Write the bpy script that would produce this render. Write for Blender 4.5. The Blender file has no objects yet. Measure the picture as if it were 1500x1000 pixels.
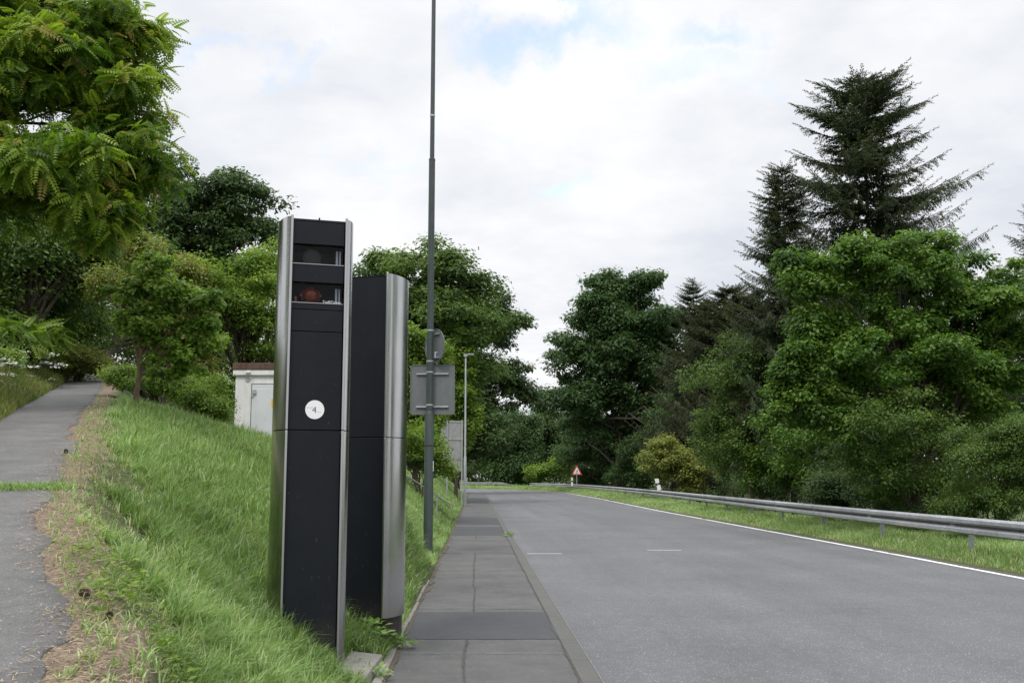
import bpy, math, random
import numpy as np
from mathutils import Vector
PI = math.pi
R = math.radians
# ------------------------------------------------------------------ camera, sky, sun, exposure
scn = bpy.context.scene
COL = scn.collection
CAMZ = 1.75
PITCH = math.atan(200/1500)
cam_d = bpy.data.cameras.new('camera'); cam = bpy.data.objects.new('camera', cam_d); COL.objects.link(cam)
cam.location = (0, 0, CAMZ); cam.rotation_euler = (PI/2 + PITCH, 0, 0)
cam_d.sensor_width = 36; cam_d.lens = 36.0; cam_d.clip_end = 3000; cam_d.clip_start = 0.05
scn.camera = cam
scn.view_settings.view_transform = 'Standard'; scn.view_settings.look = 'None'
scn.view_settings.exposure = 0.32; scn.view_settings.gamma = 1
SUN_EL, SUN_AZ = 56, 205      # azimuth: compass-like, 0 = +Y, clockwise
def ray(px, py):
    a, b = (px-750)/1500, (500-py)/1500
    c, s = math.cos(PITCH), math.sin(PITCH)
    return (a, c - b*s, s + b*c)
def P(px, py, z):
    d = ray(px, py); t = (z-CAMZ)/d[2]; return (d[0]*t, d[1]*t, z)
def PY(px, py, Y):
    d = ray(px, py); t = Y/d[1]; return (d[0]*t, Y, CAMZ + d[2]*t)

world = bpy.data.worlds.new('World'); scn.world = world; world.use_nodes = True
wn = world.node_tree; wn.nodes.clear()
def W(t, **k):
    n = wn.nodes.new(t)
    for a, b in k.items(): setattr(n, a, b)
    return n
def wl(a, b): wn.links.new(a, b)
tc = W('ShaderNodeTexCoord')
sky = W('ShaderNodeTexSky', sky_type='NISHITA', sun_disc=False); sky.sun_elevation = R(SUN_EL); sky.sun_rotation = R(SUN_AZ)
sky.air_density = 1.0; sky.dust_density = .2
bg1 = W('ShaderNodeBackground'); bg1.inputs[1].default_value = 0.15; wl(sky.outputs[0], bg1.inputs[0])
sep = W('ShaderNodeSeparateXYZ'); wl(tc.outputs['Generated'], sep.inputs[0])
def M(op, a, b=None, clamp=False):
    n = W('ShaderNodeMath', operation=op, use_clamp=clamp)
    for i, v in enumerate((a, b)):
        if v is None: continue
        if isinstance(v, (int, float)): n.inputs[i].default_value = v
        else: wl(v, n.inputs[i])
    return n.outputs[0]
zc = M('ADD', M('MAXIMUM', sep.outputs[2], 0.0), 0.16)
comb = W('ShaderNodeCombineXYZ'); wl(M('DIVIDE', sep.outputs[0], zc), comb.inputs[0]); wl(M('DIVIDE', sep.outputs[1], zc), comb.inputs[1])
def noise(vec, scale, det=6, rough=.55, dist=0):
    n = W('ShaderNodeTexNoise'); n.inputs['Scale'].default_value = scale; n.inputs['Detail'].default_value = det
    n.inputs['Roughness'].default_value = rough; n.inputs['Distortion'].default_value = dist; wl(vec, n.inputs['Vector']); return n.outputs[0]
n1 = noise(comb.outputs[0], .75, 7, .55, .3); n2 = noise(comb.outputs[0], 2.6, 8, .6, .2)
# thin places in the cloud deck
nz = W('ShaderNodeTexNoise'); nz.inputs['Scale'].default_value = 14; nz.inputs['Detail'].default_value = 6; nz.inputs['Roughness'].default_value = .62; wl(tc.outputs['Generated'], nz.inputs['Vector'])
nv1 = W('ShaderNodeVectorMath', operation='SUBTRACT'); wl(nz.outputs['Color'], nv1.inputs[0]); nv1.inputs[1].default_value = (.5, .5, .5)
nv2 = W('ShaderNodeVectorMath', operation='SCALE'); wl(nv1.outputs[0], nv2.inputs[0]); nv2.inputs['Scale'].default_value = .16
nv3 = W('ShaderNodeVectorMath', operation='ADD'); wl(nv2.outputs[0], nv3.inputs[0]); wl(tc.outputs['Generated'], nv3.inputs[1])
tot = None
for (px, py, rad, wgt) in ((785,48,.055,1.05), (812,280,.030,1.0), (1035,38,.045,.75), (330,74,.030,.7), (1130,135,.035,.45), (450,92,.03,.5),
                      (560,240,.03,.35), (1010,100,.05,.5), (690,235,.03,.3), (860,50,.05,.5)):
    d = ray(px, py); L = math.sqrt(sum(c*c for c in d)); d = [c/L for c in d]
    vm = W('ShaderNodeVectorMath', operation='SUBTRACT'); wl(nv3.outputs[0], vm.inputs[0]); vm.inputs[1].default_value = d
    vs = W('ShaderNodeVectorMath', operation='MULTIPLY'); wl(vm.outputs[0], vs.inputs[0]); vs.inputs[1].default_value = (.55, .55, 1.8)
    vl = W('ShaderNodeVectorMath', operation='LENGTH'); wl(vs.outputs[0], vl.inputs[0])
    v = M('MULTIPLY', M('SUBTRACT', 1.0, M('DIVIDE', vl.outputs['Value'], rad), True), wgt)
    tot = v if tot is None else M('MAXIMUM', tot, v)
holes = M('MULTIPLY', M('SUBTRACT', M('MULTIPLY', tot, M('ADD', M('MULTIPLY', n2, 2.0), .1)), .1), 1.3, True)
holes = M('MULTIPLY', holes, .9)
rp = W('ShaderNodeValToRGB')
e = rp.color_ramp.elements; e[0].position = .40; e[0].color = (.70, .735, .80, 1); e[1].position = .60; e[1].color = (1.0, 1.0, 1.0, 1)
wl(M('ADD', M('MULTIPLY', n1, .7), M('MULTIPLY', n2, .3)), rp.inputs[0])
mr = W('ShaderNodeMapRange'); wl(sep.outputs[2], mr.inputs[0]); mr.inputs[1].default_value = .42; mr.inputs[2].default_value = 1.0
mr.inputs[3].default_value = .86; mr.inputs[4].default_value = 2.4
bg2 = W('ShaderNodeBackground'); wl(rp.outputs[0], bg2.inputs[0])
wl(M('MULTIPLY', mr.outputs[0], M('SUBTRACT', 1.0, M('MULTIPLY', holes, .55))), bg2.inputs[1]); wl(M('MULTIPLY', holes, .15), bg1.inputs[1])
mx = W('ShaderNodeAddShader'); wl(bg2.outputs[0], mx.inputs[0]); wl(bg1.outputs[0], mx.inputs[1])
wo = W('ShaderNodeOutputWorld'); wl(mx.outputs[0], wo.inputs[0])
sd = bpy.data.lights.new('sun', 'SUN'); sun = bpy.data.objects.new('sun', sd); COL.objects.link(sun)
sd.energy = 1.4; sd.angle = R(14); sd.color = (1, .97, .92)
_d = Vector((math.sin(R(SUN_AZ))*math.cos(R(SUN_EL)), math.cos(R(SUN_AZ))*math.cos(R(SUN_EL)), math.sin(R(SUN_EL))))
sun.rotation_euler = _d.to_track_quat('Z', 'Y').to_euler(); sun.location = (0, -5, 30)

# ------------------------------------------------------------------ materials
MATS = {}
class NT:
    def __init__(s, name):
        s.m = bpy.data.materials.new(name); s.m.use_nodes = True; s.t = s.m.node_tree; s.b = s.t.nodes['Principled BSDF']
        s.o = s.t.nodes['Material Output']; MATS[name] = s.m
    def n(s, t, **k):
        n = s.t.nodes.new(t)
        for a, b in k.items(): setattr(n, a, b)
        return n
    def l(s, a, b): s.t.links.new(a, b)
    def co(s, kind='Object', scale=(1, 1, 1)):
        c = s.n('ShaderNodeTexCoord'); mp = s.n('ShaderNodeMapping'); mp.inputs['Scale'].default_value = scale
        s.l(c.outputs[kind], mp.inputs[0]); return mp.outputs[0]
    def noise(s, vec, scale, det=4, rough=.55, out=0):
        n = s.n('ShaderNodeTexNoise'); n.inputs['Scale'].default_value = scale; n.inputs['Detail'].default_value = det
        n.inputs['Roughness'].default_value = rough; s.l(vec, n.inputs['Vector']); return n.outputs[out]
    def ramp(s, fac, stops):
        r = s.n('ShaderNodeValToRGB'); e = r.color_ramp.elements
        while len(e) < len(stops): e.new(.5)
        for x, (p, c) in zip(e, stops): x.position = p; x.color = (c[0], c[1], c[2], 1) if not isinstance(c, (int, float)) else (c, c, c, 1)
        s.l(fac, r.inputs[0]); return r.outputs[0]
    def mix(s, fac, a, b, mode='MIX'):
        m = s.n('ShaderNodeMix', data_type='RGBA', blend_type=mode)
        for k, v in ((0, fac), (6, a), (7, b)):
            if isinstance(v, (int, float)): m.inputs[k].default_value = v
            elif isinstance(v, tuple): m.inputs[k].default_value = (*v[:3], 1)
            else: s.l(v, m.inputs[k])
        return m.outputs[2]
    def math(s, op, a, b=None, clamp=False):
        n = s.n('ShaderNodeMath', operation=op, use_clamp=clamp)
        for i, v in enumerate((a, b)):
            if v is None: continue
            if isinstance(v, (int, float)): n.inputs[i].default_value = v
            else: s.l(v, n.inputs[i])
        return n.outputs[0]
    def attr(s, name):
        a = s.n('ShaderNodeAttribute'); a.attribute_name = name; return a.outputs['Fac']
    def bump(s, h, strength=.3, dist=.01):
        b = s.n('ShaderNodeBump'); b.inputs['Strength'].default_value = strength; b.inputs['Distance'].default_value = dist
        s.l(h, b.inputs['Height']); s.l(b.outputs[0], s.b.inputs['Normal'])
    def base(s, v):
        if isinstance(v, tuple): s.b.inputs['Base Color'].default_value = (*v, 1)
        else: s.l(v, s.b.inputs['Base Color'])
    def p(s, **k):
        for a, v in k.items():
            i = s.b.inputs[a.replace('_', ' ')]
            if isinstance(v, (int, float)): i.default_value = v
            else: s.l(v, i)
        return s

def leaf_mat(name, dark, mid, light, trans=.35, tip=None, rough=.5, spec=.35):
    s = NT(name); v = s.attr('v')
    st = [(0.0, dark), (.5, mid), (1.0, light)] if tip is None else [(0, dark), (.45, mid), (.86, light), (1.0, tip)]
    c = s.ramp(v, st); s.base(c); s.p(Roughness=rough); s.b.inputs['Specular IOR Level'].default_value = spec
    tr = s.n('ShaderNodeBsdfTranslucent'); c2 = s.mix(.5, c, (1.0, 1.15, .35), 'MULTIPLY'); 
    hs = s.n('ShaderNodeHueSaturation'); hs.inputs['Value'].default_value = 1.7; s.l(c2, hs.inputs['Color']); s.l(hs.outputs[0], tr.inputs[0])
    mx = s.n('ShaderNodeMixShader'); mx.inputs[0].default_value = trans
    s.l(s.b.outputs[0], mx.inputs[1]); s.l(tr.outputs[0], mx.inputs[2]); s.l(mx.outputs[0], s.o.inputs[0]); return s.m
leaf_mat('leaf_dark', (0.018, 0.036, 0.012), (0.047, 0.086, 0.024), (0.097, 0.150, 0.043))
leaf_mat('leaf_oak', (0.030, 0.060, 0.013), (0.070, 0.125, 0.022), (0.142, 0.206, 0.044))
leaf_mat('leaf_blue', (.022, .050, .014), (.050, .098, .028), (.095, .160, .052))
leaf_mat('leaf_bright', (0.045, 0.090, 0.010), (0.117, 0.198, 0.022), (0.246, 0.324, 0.048))
leaf_mat('leaf_heaven', (0.035, 0.078, 0.008), (0.105, 0.189, 0.016), (0.239, 0.312, 0.029), tip=(.27, .22, .05))
leaf_mat('leaf_young', (.06, .115, .015), (.145, .25, .034), (.27, .37, .075), tip=(.32, .26, .09))
leaf_mat('leaf_yellow', (0.068, 0.098, 0.017), (0.149, 0.190, 0.034), (0.273, 0.287, 0.069), tip=(.32, .22, .10))
leaf_mat('leaf_maple', (0.026, 0.068, 0.009), (0.073, 0.149, 0.018), (0.168, 0.257, 0.038))
leaf_mat('needle', (.014, .026, .010), (.034, .054, .018), (.080, .105, .034), trans=.12, rough=.6)
leaf_mat('needle_brown', (.018, .028, .011), (.042, .058, .020), (.095, .105, .040), trans=.12, rough=.6)
leaf_mat('grass', (.095, .155, .038), (.205, .310, .092), (.375, .49, .22), tip=(.46, .41, .25), trans=.3, rough=.42, spec=.5)
leaf_mat('weed', (.05, .085, .015), (.12, .16, .03), (.22, .24, .06), tip=(.33, .27, .13), trans=.3)
leaf_mat('straw', (.16, .11, .075), (.34, .25, .17), (.52, .42, .30), trans=.15, rough=.7)
s = NT('petal'); s.base((.60, .60, .55)); s.p(Roughness=.7)
s = NT('cone'); s.base((.075, .048, .03)); s.p(Roughness=.8)

s = NT('bark'); v = s.co('Object', (3, 3, .6)); n = s.noise(v, 6, 6, .65)
s.base(s.ramp(n, [(.3, (.022, .017, .012)), (.7, (.09, .07, .05))])); s.p(Roughness=.9); s.bump(n, .6, .03)
s = NT('bark_light'); v = s.co('Object', (3, 3, .6)); n = s.noise(v, 9, 6, .65)
s.base(s.ramp(n, [(.3, (.09, .065, .04)), (.7, (.23, .17, .11))])); s.p(Roughness=.9); s.bump(n, .6, .01)

# ground under the grass
s = NT('soil'); v = s.co('Object'); n = s.noise(v, 2.2, 6, .6); n2 = s.noise(v, 45, 4, .7)
dry = s.math('ADD', s.attr('dry'), s.math('MULTIPLY', s.math('SUBTRACT', n, .5), 1.1), True)
g = s.mix(s.ramp(n2, [(.35, 0.), (.65, 1.)]), (.035, .055, .012), (.085, .115, .03))
b_ = s.mix(s.ramp(n2, [(.4, 0.), (.62, 1.)]), (.11, .08, .058), (.32, .24, .165))
s.base(s.mix(s.ramp(dry, [(.42, 0.), (.6, 1.)]), g, b_)); s.p(Roughness=.95); s.bump(n2, .9, .03)

def asphalt(name, lo, hi, spk, spk_w, extra=None, scale=230, patch=None, fade=False):
    s = NT(name); v = s.co('Object'); big = s.noise(v, .35, 5, .6); mid = s.noise(v, 6, 5, .65); fine = s.noise(v, scale, 2, .6)
    vor = s.n('ShaderNodeTexVoronoi'); vor.inputs['Scale'].default_value = scale*.55; s.l(v, vor.inputs['Vector'])
    c = s.mix(s.ramp(fine, [(.38, 0.), (.62, 1.)]), lo, hi)
    wn_ = s.n('ShaderNodeTexWhiteNoise'); s.l(vor.outputs['Position'], wn_.inputs['Vector'])
    c = s.mix(s.math('MULTIPLY', s.ramp(wn_.outputs['Value'], [(1-spk_w, 0.), (1-spk_w*.6, 1.)]), s.ramp(vor.outputs['Distance'], [(.25, 1.), (.42, 0.)])), c, spk)
    c = s.mix(1.0, c, s.ramp(big, [(.25, .80), (.75, 1.16)]), 'MULTIPLY')
    c = s.mix(1.0, c, s.ramp(mid, [(.25, .86), (.75, 1.12)]), 'MULTIPLY')
    if extra: c = extra(s, v, c, mid)
    s.base(c); s.p(Roughness=.82); s.b.inputs['Specular IOR Level'].default_value = .4; s.bump(fine, .5, .004); return s
def road_extra(s, v, c, mid):
    # worn wheel tracks and long joints following the road direction
    sp = s.n('ShaderNodeSeparateXYZ'); s.l(v, sp.inputs[0])
    u = s.math('ADD', sp.outputs[0], s.math('MULTIPLY', sp.outputs[1], .0345))
    cb = s.n('ShaderNodeCombineXYZ'); s.l(u, cb.inputs[0]); s.l(s.math('MULTIPLY', sp.outputs[1], .03), cb.inputs[1])
    nn = s.noise(cb.outputs[0], .9, 4, .6)
    return s.mix(1.0, c, s.ramp(nn, [(.3, .86), (.7, 1.10)]), 'MULTIPLY')
asphalt('road_asphalt', (.075, .075, .079), (.165, .165, .170), (.34, .34, .34), .22, road_extra, scale=88)
def pave_extra(s, v, c, mid):
    st = s.noise(v, 1.1, 6, .7)
    c = s.mix(1.0, c, s.ramp(st, [(.3, .72), (.55, 1.), (.75, 1.12)]), 'MULTIPLY')
    vo = s.n('ShaderNodeTexVoronoi', feature='DISTANCE_TO_EDGE'); vo.inputs['Scale'].default_value = .8
    w = s.noise(v, 3, 5, .7, 1); s.l(s.mix(.35, v, w), vo.inputs['Vector'])
    return s.mix(s.math('MULTIPLY', s.ramp(vo.outputs['Distance'], [(.0, 1.), (.006, 0.)]), s.ramp(st, [(.5, 0.), (.6, .6)])), c, (.05, .048, .045))
asphalt('pavement_asphalt', (.066, .065, .063), (.122, .120, .116), (.24, .24, .23), .08, pave_extra, scale=110)
asphalt('patch_asphalt', (.042, .042, .045), (.072, .072, .076), (.13, .13, .13), .04, None, scale=160)
def path_extra(s, v, c, mid):
    st = s.noise(v, 1.6, 7, .7)
    c = s.mix(1.0, c, s.ramp(st, [(.3, .70), (.55, 1.0), (.75, 1.25)]), 'MULTIPLY')
    vo = s.n('ShaderNodeTexVoronoi', feature='DISTANCE_TO_EDGE'); vo.inputs['Scale'].default_value = 1.3
    w = s.noise(v, 4, 5, .7, 1); s.l(s.mix(.3, v, w), vo.inputs['Vector'])
    c = s.mix(s.math('MULTIPLY', s.ramp(vo.outputs['Distance'], [(0., 1.), (.008, 0.)]), s.ramp(st, [(.46, 0.), (.6, .55)])), c, (.045, .04, .035))
    sp = s.noise(v, 26, 3, .5); return s.mix(s.ramp(sp, [(.70, 0.), (.74, .5)]), c, (.42, .39, .34))
asphalt('path_asphalt', (.092, .089, .087), (.165, .160, .156), (.34, .33, .31), .06, path_extra, scale=150)
s = NT('concrete'); v = s.co('Object'); n = s.noise(v, 9, 6, .7); n2 = s.noise(v, 120, 3, .6)
s.base(s.mix(.45, s.ramp(n, [(.3, (.13, .12, .105)), (.7, (.27, .255, .225))]), s.ramp(n2, [(.3, (.12, .115, .10)), (.7, (.33, .31, .28))]))); s.p(Roughness=.9); s.bump(n2, .5, .004)
s = NT('kerb_stone'); v = s.co('Object'); n = s.noise(v, 5, 6, .7); n2 = s.noise(v, 140, 3, .6)
sp = s.n('ShaderNodeSeparateXYZ'); s.l(v, sp.inputs[0]); fr = s.math('FRACT', s.math('ADD', sp.outputs[1], 100.35))
c = s.mix(.5, s.ramp(n, [(.3, (.065, .063, .058)), (.7, (.115, .11, .10))]), s.ramp(n2, [(.3, (.05, .05, .047)), (.7, (.15, .145, .135))]))
c = s.mix(s.ramp(fr, [(.0, 1.), (.008, 1.), (.012, 0.)]), c, (.035, .033, .03)); s.base(c); s.p(Roughness=.9); s.bump(n2, .4, .003)
s = NT('kerb_edge_light'); v = s.co('Object'); n = s.noise(v, 18, 5, .7); s.base(s.ramp(n, [(.35, (.10, .098, .09)), (.65, (.27, .265, .25))])); s.p(Roughness=.85)  # paler tone stands in for light on the kerb chamfer
s = NT('crack_dark'); v = s.co('Object'); n = s.noise(v, 30, 5, .7); s.base(s.ramp(n, [(.35, (.035, .033, .03)), (.7, (.085, .08, .07))])); s.p(Roughness=.9)
s = NT('joint_light'); v = s.co('Object'); n = s.noise(v, 14, 5, .7); s.base(s.ramp(n, [(.35, (.13, .13, .12)), (.62, (.32, .31, .29))])); s.p(Roughness=.9)
s = NT('road_paint'); v = s.co('Object'); n = s.noise(v, 3.5, 8, .75); s.base(s.ramp(n, [(.28, (.34, .34, .34)), (.42, (.76, .76, .75))])); s.p(Roughness=.7)

# metals and paint
s = NT('brushed_steel'); v = s.co('Object', (260, 260, 1.2)); n = s.noise(v, 1, 4, .6); v2 = s.co('Object', (2, 2, 1.1)); n2 = s.noise(v2, 2, 5, .65)
c = s.ramp(n, [(.3, (.43, .435, .435)), (.7, (.52, .525, .53))])
c = s.mix(s.ramp(s.attr('low'), [(.55, 0.), (1., .55)]), c, (.24, .20, .13))
s.base(c)
s.p(Metallic=1., Roughness=s.ramp(n2, [(.3, .15), (.7, .27)])); s.bump(n, .02, .001)
s = NT('steel_trim'); s.base((.46, .46, .46)); s.p(Metallic=1., Roughness=.28)
s = NT('anthracite'); v = s.co('Object'); n = s.noise(v, 320, 2, .5); n3 = s.noise(v, 3, 6, .7); n2 = s.noise(s.co('Object', (1, 1, .35)), 38, 4, .75)
c = s.mix(s.ramp(n3, [(.35, 0.), (.75, 1.)]), (.0065, .0085, .0125), (.011, .0135, .0175))
low = s.attr('low')
sc_ = s.ramp(s.math('ADD', n2, s.math('MULTIPLY', low, .07)), [(.655, 0.), (.70, 1.)])
c = s.mix(s.math('MULTIPLY', sc_, .5), c, (.13, .115, .09))
c = s.mix(s.math('MULTIPLY', s.ramp(low, [(.6, 0.), (1., .45)]), s.ramp(n3, [(.3, .3), (.7, 1.)])), c, (.10, .08, .055))
s.base(c); s.p(Roughness=.45); s.b.inputs['Specular IOR Level'].default_value = .22; s.bump(n, .10, .001)
s = NT('black_interior'); s.base((.006, .006, .007)); s.p(Roughness=.6)
s = NT('window_glass'); s.base((.004, .004, .004)); s.p(Roughness=.04, Alpha=.16)
s = NT('lens_glass'); s.base((.005, .005, .006)); s.p(Roughness=.08)
s = NT('red_filter'); s.base((.22, .038, .006)); s.p(Roughness=.12)
s = NT('reflection_and_reflector'); s.base((.30, .35, .42)); s.p(Roughness=.25)  # delineator reflectors, and the reflections painted inside the column windows
s = NT('sticker_white'); s.base((.80, .81, .82)); s.p(Roughness=.45)
s = NT('sticker_print'); s.base((.06, .06, .065)); s.p(Roughness=.5)
s = NT('print_faint'); s.base((.30, .30, .32)); s.p(Roughness=.5)
s = NT('lettering_white'); s.base((.62, .62, .62)); s.p(Roughness=.4)
s = NT('green_paint'); v = s.co('Object', (1, 1, .4)); n = s.noise(v, 12, 6, .7); n2 = s.noise(v, 60, 4, .7)
c = s.ramp(n, [(.3, (.030, .044, .042)), (.7, (.050, .066, .062))]); s.base(s.mix(s.ramp(n2, [(.70, 0.), (.76, .6)]), c, (.22, .23, .21))); s.p(Roughness=.45)
s = NT('galvanised'); v = s.co('Object', (1, 1, 1)); n = s.noise(v, 9, 6, .7); n2 = s.noise(v, .7, 4, .6)
c = s.ramp(n, [(.3, (.33, .34, .36)), (.7, (.50, .51, .535))]); s.base(s.mix(1., c, s.ramp(n2, [(.3, .72), (.7, 1.1)]), 'MULTIPLY')); s.p(Metallic=.35, Roughness=.55)
s = NT('rail_valley_shade'); v = s.co('Object', (1, 1, 1)); n = s.noise(v, 5, 6, .7); s.base(s.ramp(n, [(.3, (.035, .034, .03)), (.7, (.11, .105, .095))])); s.p(Roughness=.8)  # dark tone paints the shade in the hollow of the rail
s = NT('sign_back'); v = s.co('Object', (1, 1, .5)); n = s.noise(v, 7, 6, .65); s.base(s.ramp(n, [(.3, (.115, .125, .130)), (.7, (.155, .165, .172))])); s.p(Roughness=.5)
s = NT('sign_back_pale'); v = s.co('Object'); n = s.noise(v, 4, 6, .65); s.base(s.ramp(n, [(.3, (.23, .235, .235)), (.7, (.32, .325, .325))])); s.p(Roughness=.6)
s = NT('pole_grey'); v = s.co('Object', (1, 1, .3)); n = s.noise(v, 6, 5, .65); s.base(s.ramp(n, [(.3, (.30, .32, .32)), (.7, (.42, .44, .43))])); s.p(Roughness=.55)
s = NT('sign_red'); s.base((.50, .035, .03)); s.p(Roughness=.4)
s = NT('sign_white'); s.base((.75, .75, .74)); s.p(Roughness=.4)
s = NT('sign_black'); s.base((.012, .012, .012)); s.p(Roughness=.5)
s = NT('sticker_blue'); s.base((.03, .10, .40)); s.p(Roughness=.4)
s = NT('plaster'); v = s.co('Object'); n = s.noise(v, 5, 7, .7); n2 = s.noise(s.co('Object', (4, 4, .5)), 3, 5, .6)
c = s.mix(1., s.ramp(n, [(.3, (.70, .69, .67)), (.6, (.82, .815, .80))]), s.ramp(n2, [(.3, .84), (.65, 1.)]), 'MULTIPLY'); s.base(c); s.p(Roughness=.85); s.bump(n, .2, .01)
s = NT('roof_rust'); v = s.co('Object', (6, 6, .8)); n = s.noise(v, 4, 6, .7); s.base(s.ramp(n, [(.3, (.045, .028, .022)), (.7, (.15, .085, .06))])); s.p(Roughness=.85)
s = NT('door_paint'); v = s.co('Object'); n = s.noise(v, 3, 5, .6); s.base(s.ramp(n, [(.3, (.58, .60, .62)), (.7, (.66, .68, .70))])); s.p(Roughness=.5)
s = NT('yellow_sign'); s.base((.75, .52, .02)); s.p(Roughness=.5)
s = NT('mesh_green'); s.base((.02, .10, .075)); s.p(Roughness=.5)
s = NT('post_white'); s.base((.74, .74, .72)); s.p(Roughness=.5)

# ------------------------------------------------------------------ object helpers
def link(o, parent=None):
    COL.objects.link(o)
    if parent: o.parent = parent
    return o
def tag(o, label=None, cat=None, group=None, kind=None):
    if label: o['label'] = label
    if cat: o['category'] = cat
    if group: o['group'] = group
    if kind: o['kind'] = kind
    return o
def thing(name, label, cat, loc=(0, 0, 0), rz=0, group=None):
    o = bpy.data.objects.new(name, None); o.empty_display_size = .2; o.location = loc; o.rotation_euler = (0, 0, rz); link(o)
    return tag(o, label, cat, group)
def copy_thing(src, loc, rz=0, label=None, scale=None):
    r_ = src.copy(); COL.objects.link(r_); r_.location = loc; r_.rotation_euler = (0, 0, rz)
    if scale: r_.scale = scale
    if label: r_['label'] = label
    for ch in list(src.children):
        c_ = ch.copy(); COL.objects.link(c_); c_.parent = r_
        for g_ in list(ch.children):
            d_ = g_.copy(); COL.objects.link(d_); d_.parent = c_
    return r_
def np_mesh(name, V, F, mat, parent=None, attrs=None, smooth=False, loc=None):
    V = np.asarray(V, np.float32); F = np.asarray(F, np.int32); n = F.shape[1]
    me = bpy.data.meshes.new(name); me.vertices.add(len(V)); me.vertices.foreach_set('co', V.ravel())
    me.loops.add(F.size); me.loops.foreach_set('vertex_index', F.ravel())
    me.polygons.add(len(F)); me.polygons.foreach_set('loop_start', np.arange(0, F.size, n, dtype=np.int32))
    me.polygons.foreach_set('loop_total', np.full(len(F), n, np.int32))
    me.polygons.foreach_set('use_smooth', np.full(len(F), smooth, bool))
    for k, a in (attrs or {}).items():
        at = me.attributes.new(k, 'FLOAT', 'POINT'); at.data.foreach_set('value', np.asarray(a, np.float32))
    me.materials.append(MATS[mat]); me.update(calc_edges=True)
    o = bpy.data.objects.new(name, me)
    if loc: o.location = loc
    return link(o, parent)
class MB:
    def __init__(s): s.v = []; s.f = []
    def add(s, V, F): b = len(s.v); s.v += [tuple(p) for p in V]; s.f += [tuple(i+b for i in f) for f in F]; return s
    def box(s, x0, x1, y0, y1, z0, z1):
        return s.add([(x0,y0,z0),(x1,y0,z0),(x1,y1,z0),(x0,y1,z0),(x0,y0,z1),(x1,y0,z1),(x1,y1,z1),(x0,y1,z1)],
                     [(0,3,2,1),(4,5,6,7),(0,1,5,4),(1,2,6,5),(2,3,7,6),(3,0,4,7)])
    def tube(s, pts, rad, n=10, cap=True):
        pts = [Vector(p) for p in pts]; rad = rad if isinstance(rad, (list, tuple)) else [rad]*len(pts); V = []; F = []
        up = Vector((0, 0, 1)); prev = None
        for i, p in enumerate(pts):
            d = (pts[min(i+1, len(pts)-1)] - pts[max(i-1, 0)]).normalized()
            a = d.cross(up) if prev is None else prev - d*prev.dot(d)
            if a.length < 1e-4: a = d.cross(Vector((1, 0, 0)))
            a.normalize(); b = d.cross(a); prev = a
            for k in range(n):
                t = 2*PI*k/n; V.append(p + (a*math.cos(t) + b*math.sin(t))*rad[i])
        for i in range(len(pts)-1):
            for k in range(n): F.append((i*n+k, i*n+(k+1) % n, (i+1)*n+(k+1) % n, (i+1)*n+k))
        if cap: F.append(tuple(range(n-1, -1, -1))); F.append(tuple((len(pts)-1)*n+k for k in range(n)))
        return s.add(V, F)
    def prism(s, poly, z0, z1):
        n = len(poly); V = [(x, y, z0) for x, y in poly] + [(x, y, z1) for x, y in poly]
        return s.add(V, [tuple(range(n-1, -1, -1)), tuple(range(n, 2*n))] + [(i, (i+1) % n, n+(i+1) % n, n+i) for i in range(n)])
    def slab(s, poly, y0, y1):   # polygon in xz, thickness along y
        n = len(poly); V = [(x, y0, z) for x, z in poly] + [(x, y1, z) for x, z in poly]
        return s.add(V, [tuple(range(n)), tuple(range(2*n-1, n-1, -1))] + [((i+1) % n, i, n+i, n+(i+1) % n) for i in range(n)])
    def build(s, name, mat, parent=None, smooth=False, bevel=0, attrs=None, loc=None):
        me = bpy.data.meshes.new(name); me.from_pydata(s.v, [], s.f); me.materials.append(MATS[mat])
        import bmesh
        bm = bmesh.new(); bm.from_mesh(me); bmesh.ops.recalc_face_normals(bm, faces=bm.faces[:]); bm.to_mesh(me); bm.free()
        if smooth:
            for p in me.polygons: p.use_smooth = True
        if attrs:
            for k, fn in attrs.items():
                at = me.attributes.new(k, 'FLOAT', 'POINT'); at.data.foreach_set('value', [fn(v.co) for v in me.vertices])
        o = bpy.data.objects.new(name, me)
        if loc: o.location = loc
        link(o, parent)
        if smooth or bevel:
            if bevel:
                m = o.modifiers.new('bevel', 'BEVEL'); m.width = bevel; m.segments = 2; m.limit_method = 'ANGLE'; m.angle_limit = R(40)
            if smooth:
                try: me.set_sharp_from_angle(angle=R(35))
                except Exception: pass
        return o
def circ(cx, cz, r, n=28, ry=None): return [(cx + r*math.cos(2*PI*i/n), cz + (ry or r)*math.sin(2*PI*i/n)) for i in range(n)]
def rrect(x0, x1, z0, z1, r, n=5):
    out = []
    for cx, cz, a0 in ((x1-r, z1-r, 0), (x0+r, z1-r, 90), (x0+r, z0+r, 180), (x1-r, z0+r, 270)):
        for i in range(n+1): a = R(a0 + 90*i/n); out.append((cx + r*math.cos(a), cz + r*math.sin(a)))
    return out
def text_mesh(name, txt, size, mat, parent, loc, rot=(PI/2, 0, 0), label=None, extrude=.0008):
    cu = bpy.data.curves.new(name, 'FONT'); cu.body = txt; cu.size = size; cu.extrude = extrude; cu.align_x = 'LEFT'
    t = bpy.data.objects.new(name, cu); COL.objects.link(t); bpy.context.view_layer.update()
    me = bpy.data.meshes.new_from_object(t.evaluated_get(bpy.context.evaluated_depsgraph_get()))
    COL.objects.unlink(t); bpy.data.objects.remove(t); bpy.data.curves.remove(cu); me.materials.clear(); me.materials.append(MATS[mat])
    o = bpy.data.objects.new(name, me); o.location = loc; o.rotation_euler = rot; return link(o, parent)

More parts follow.
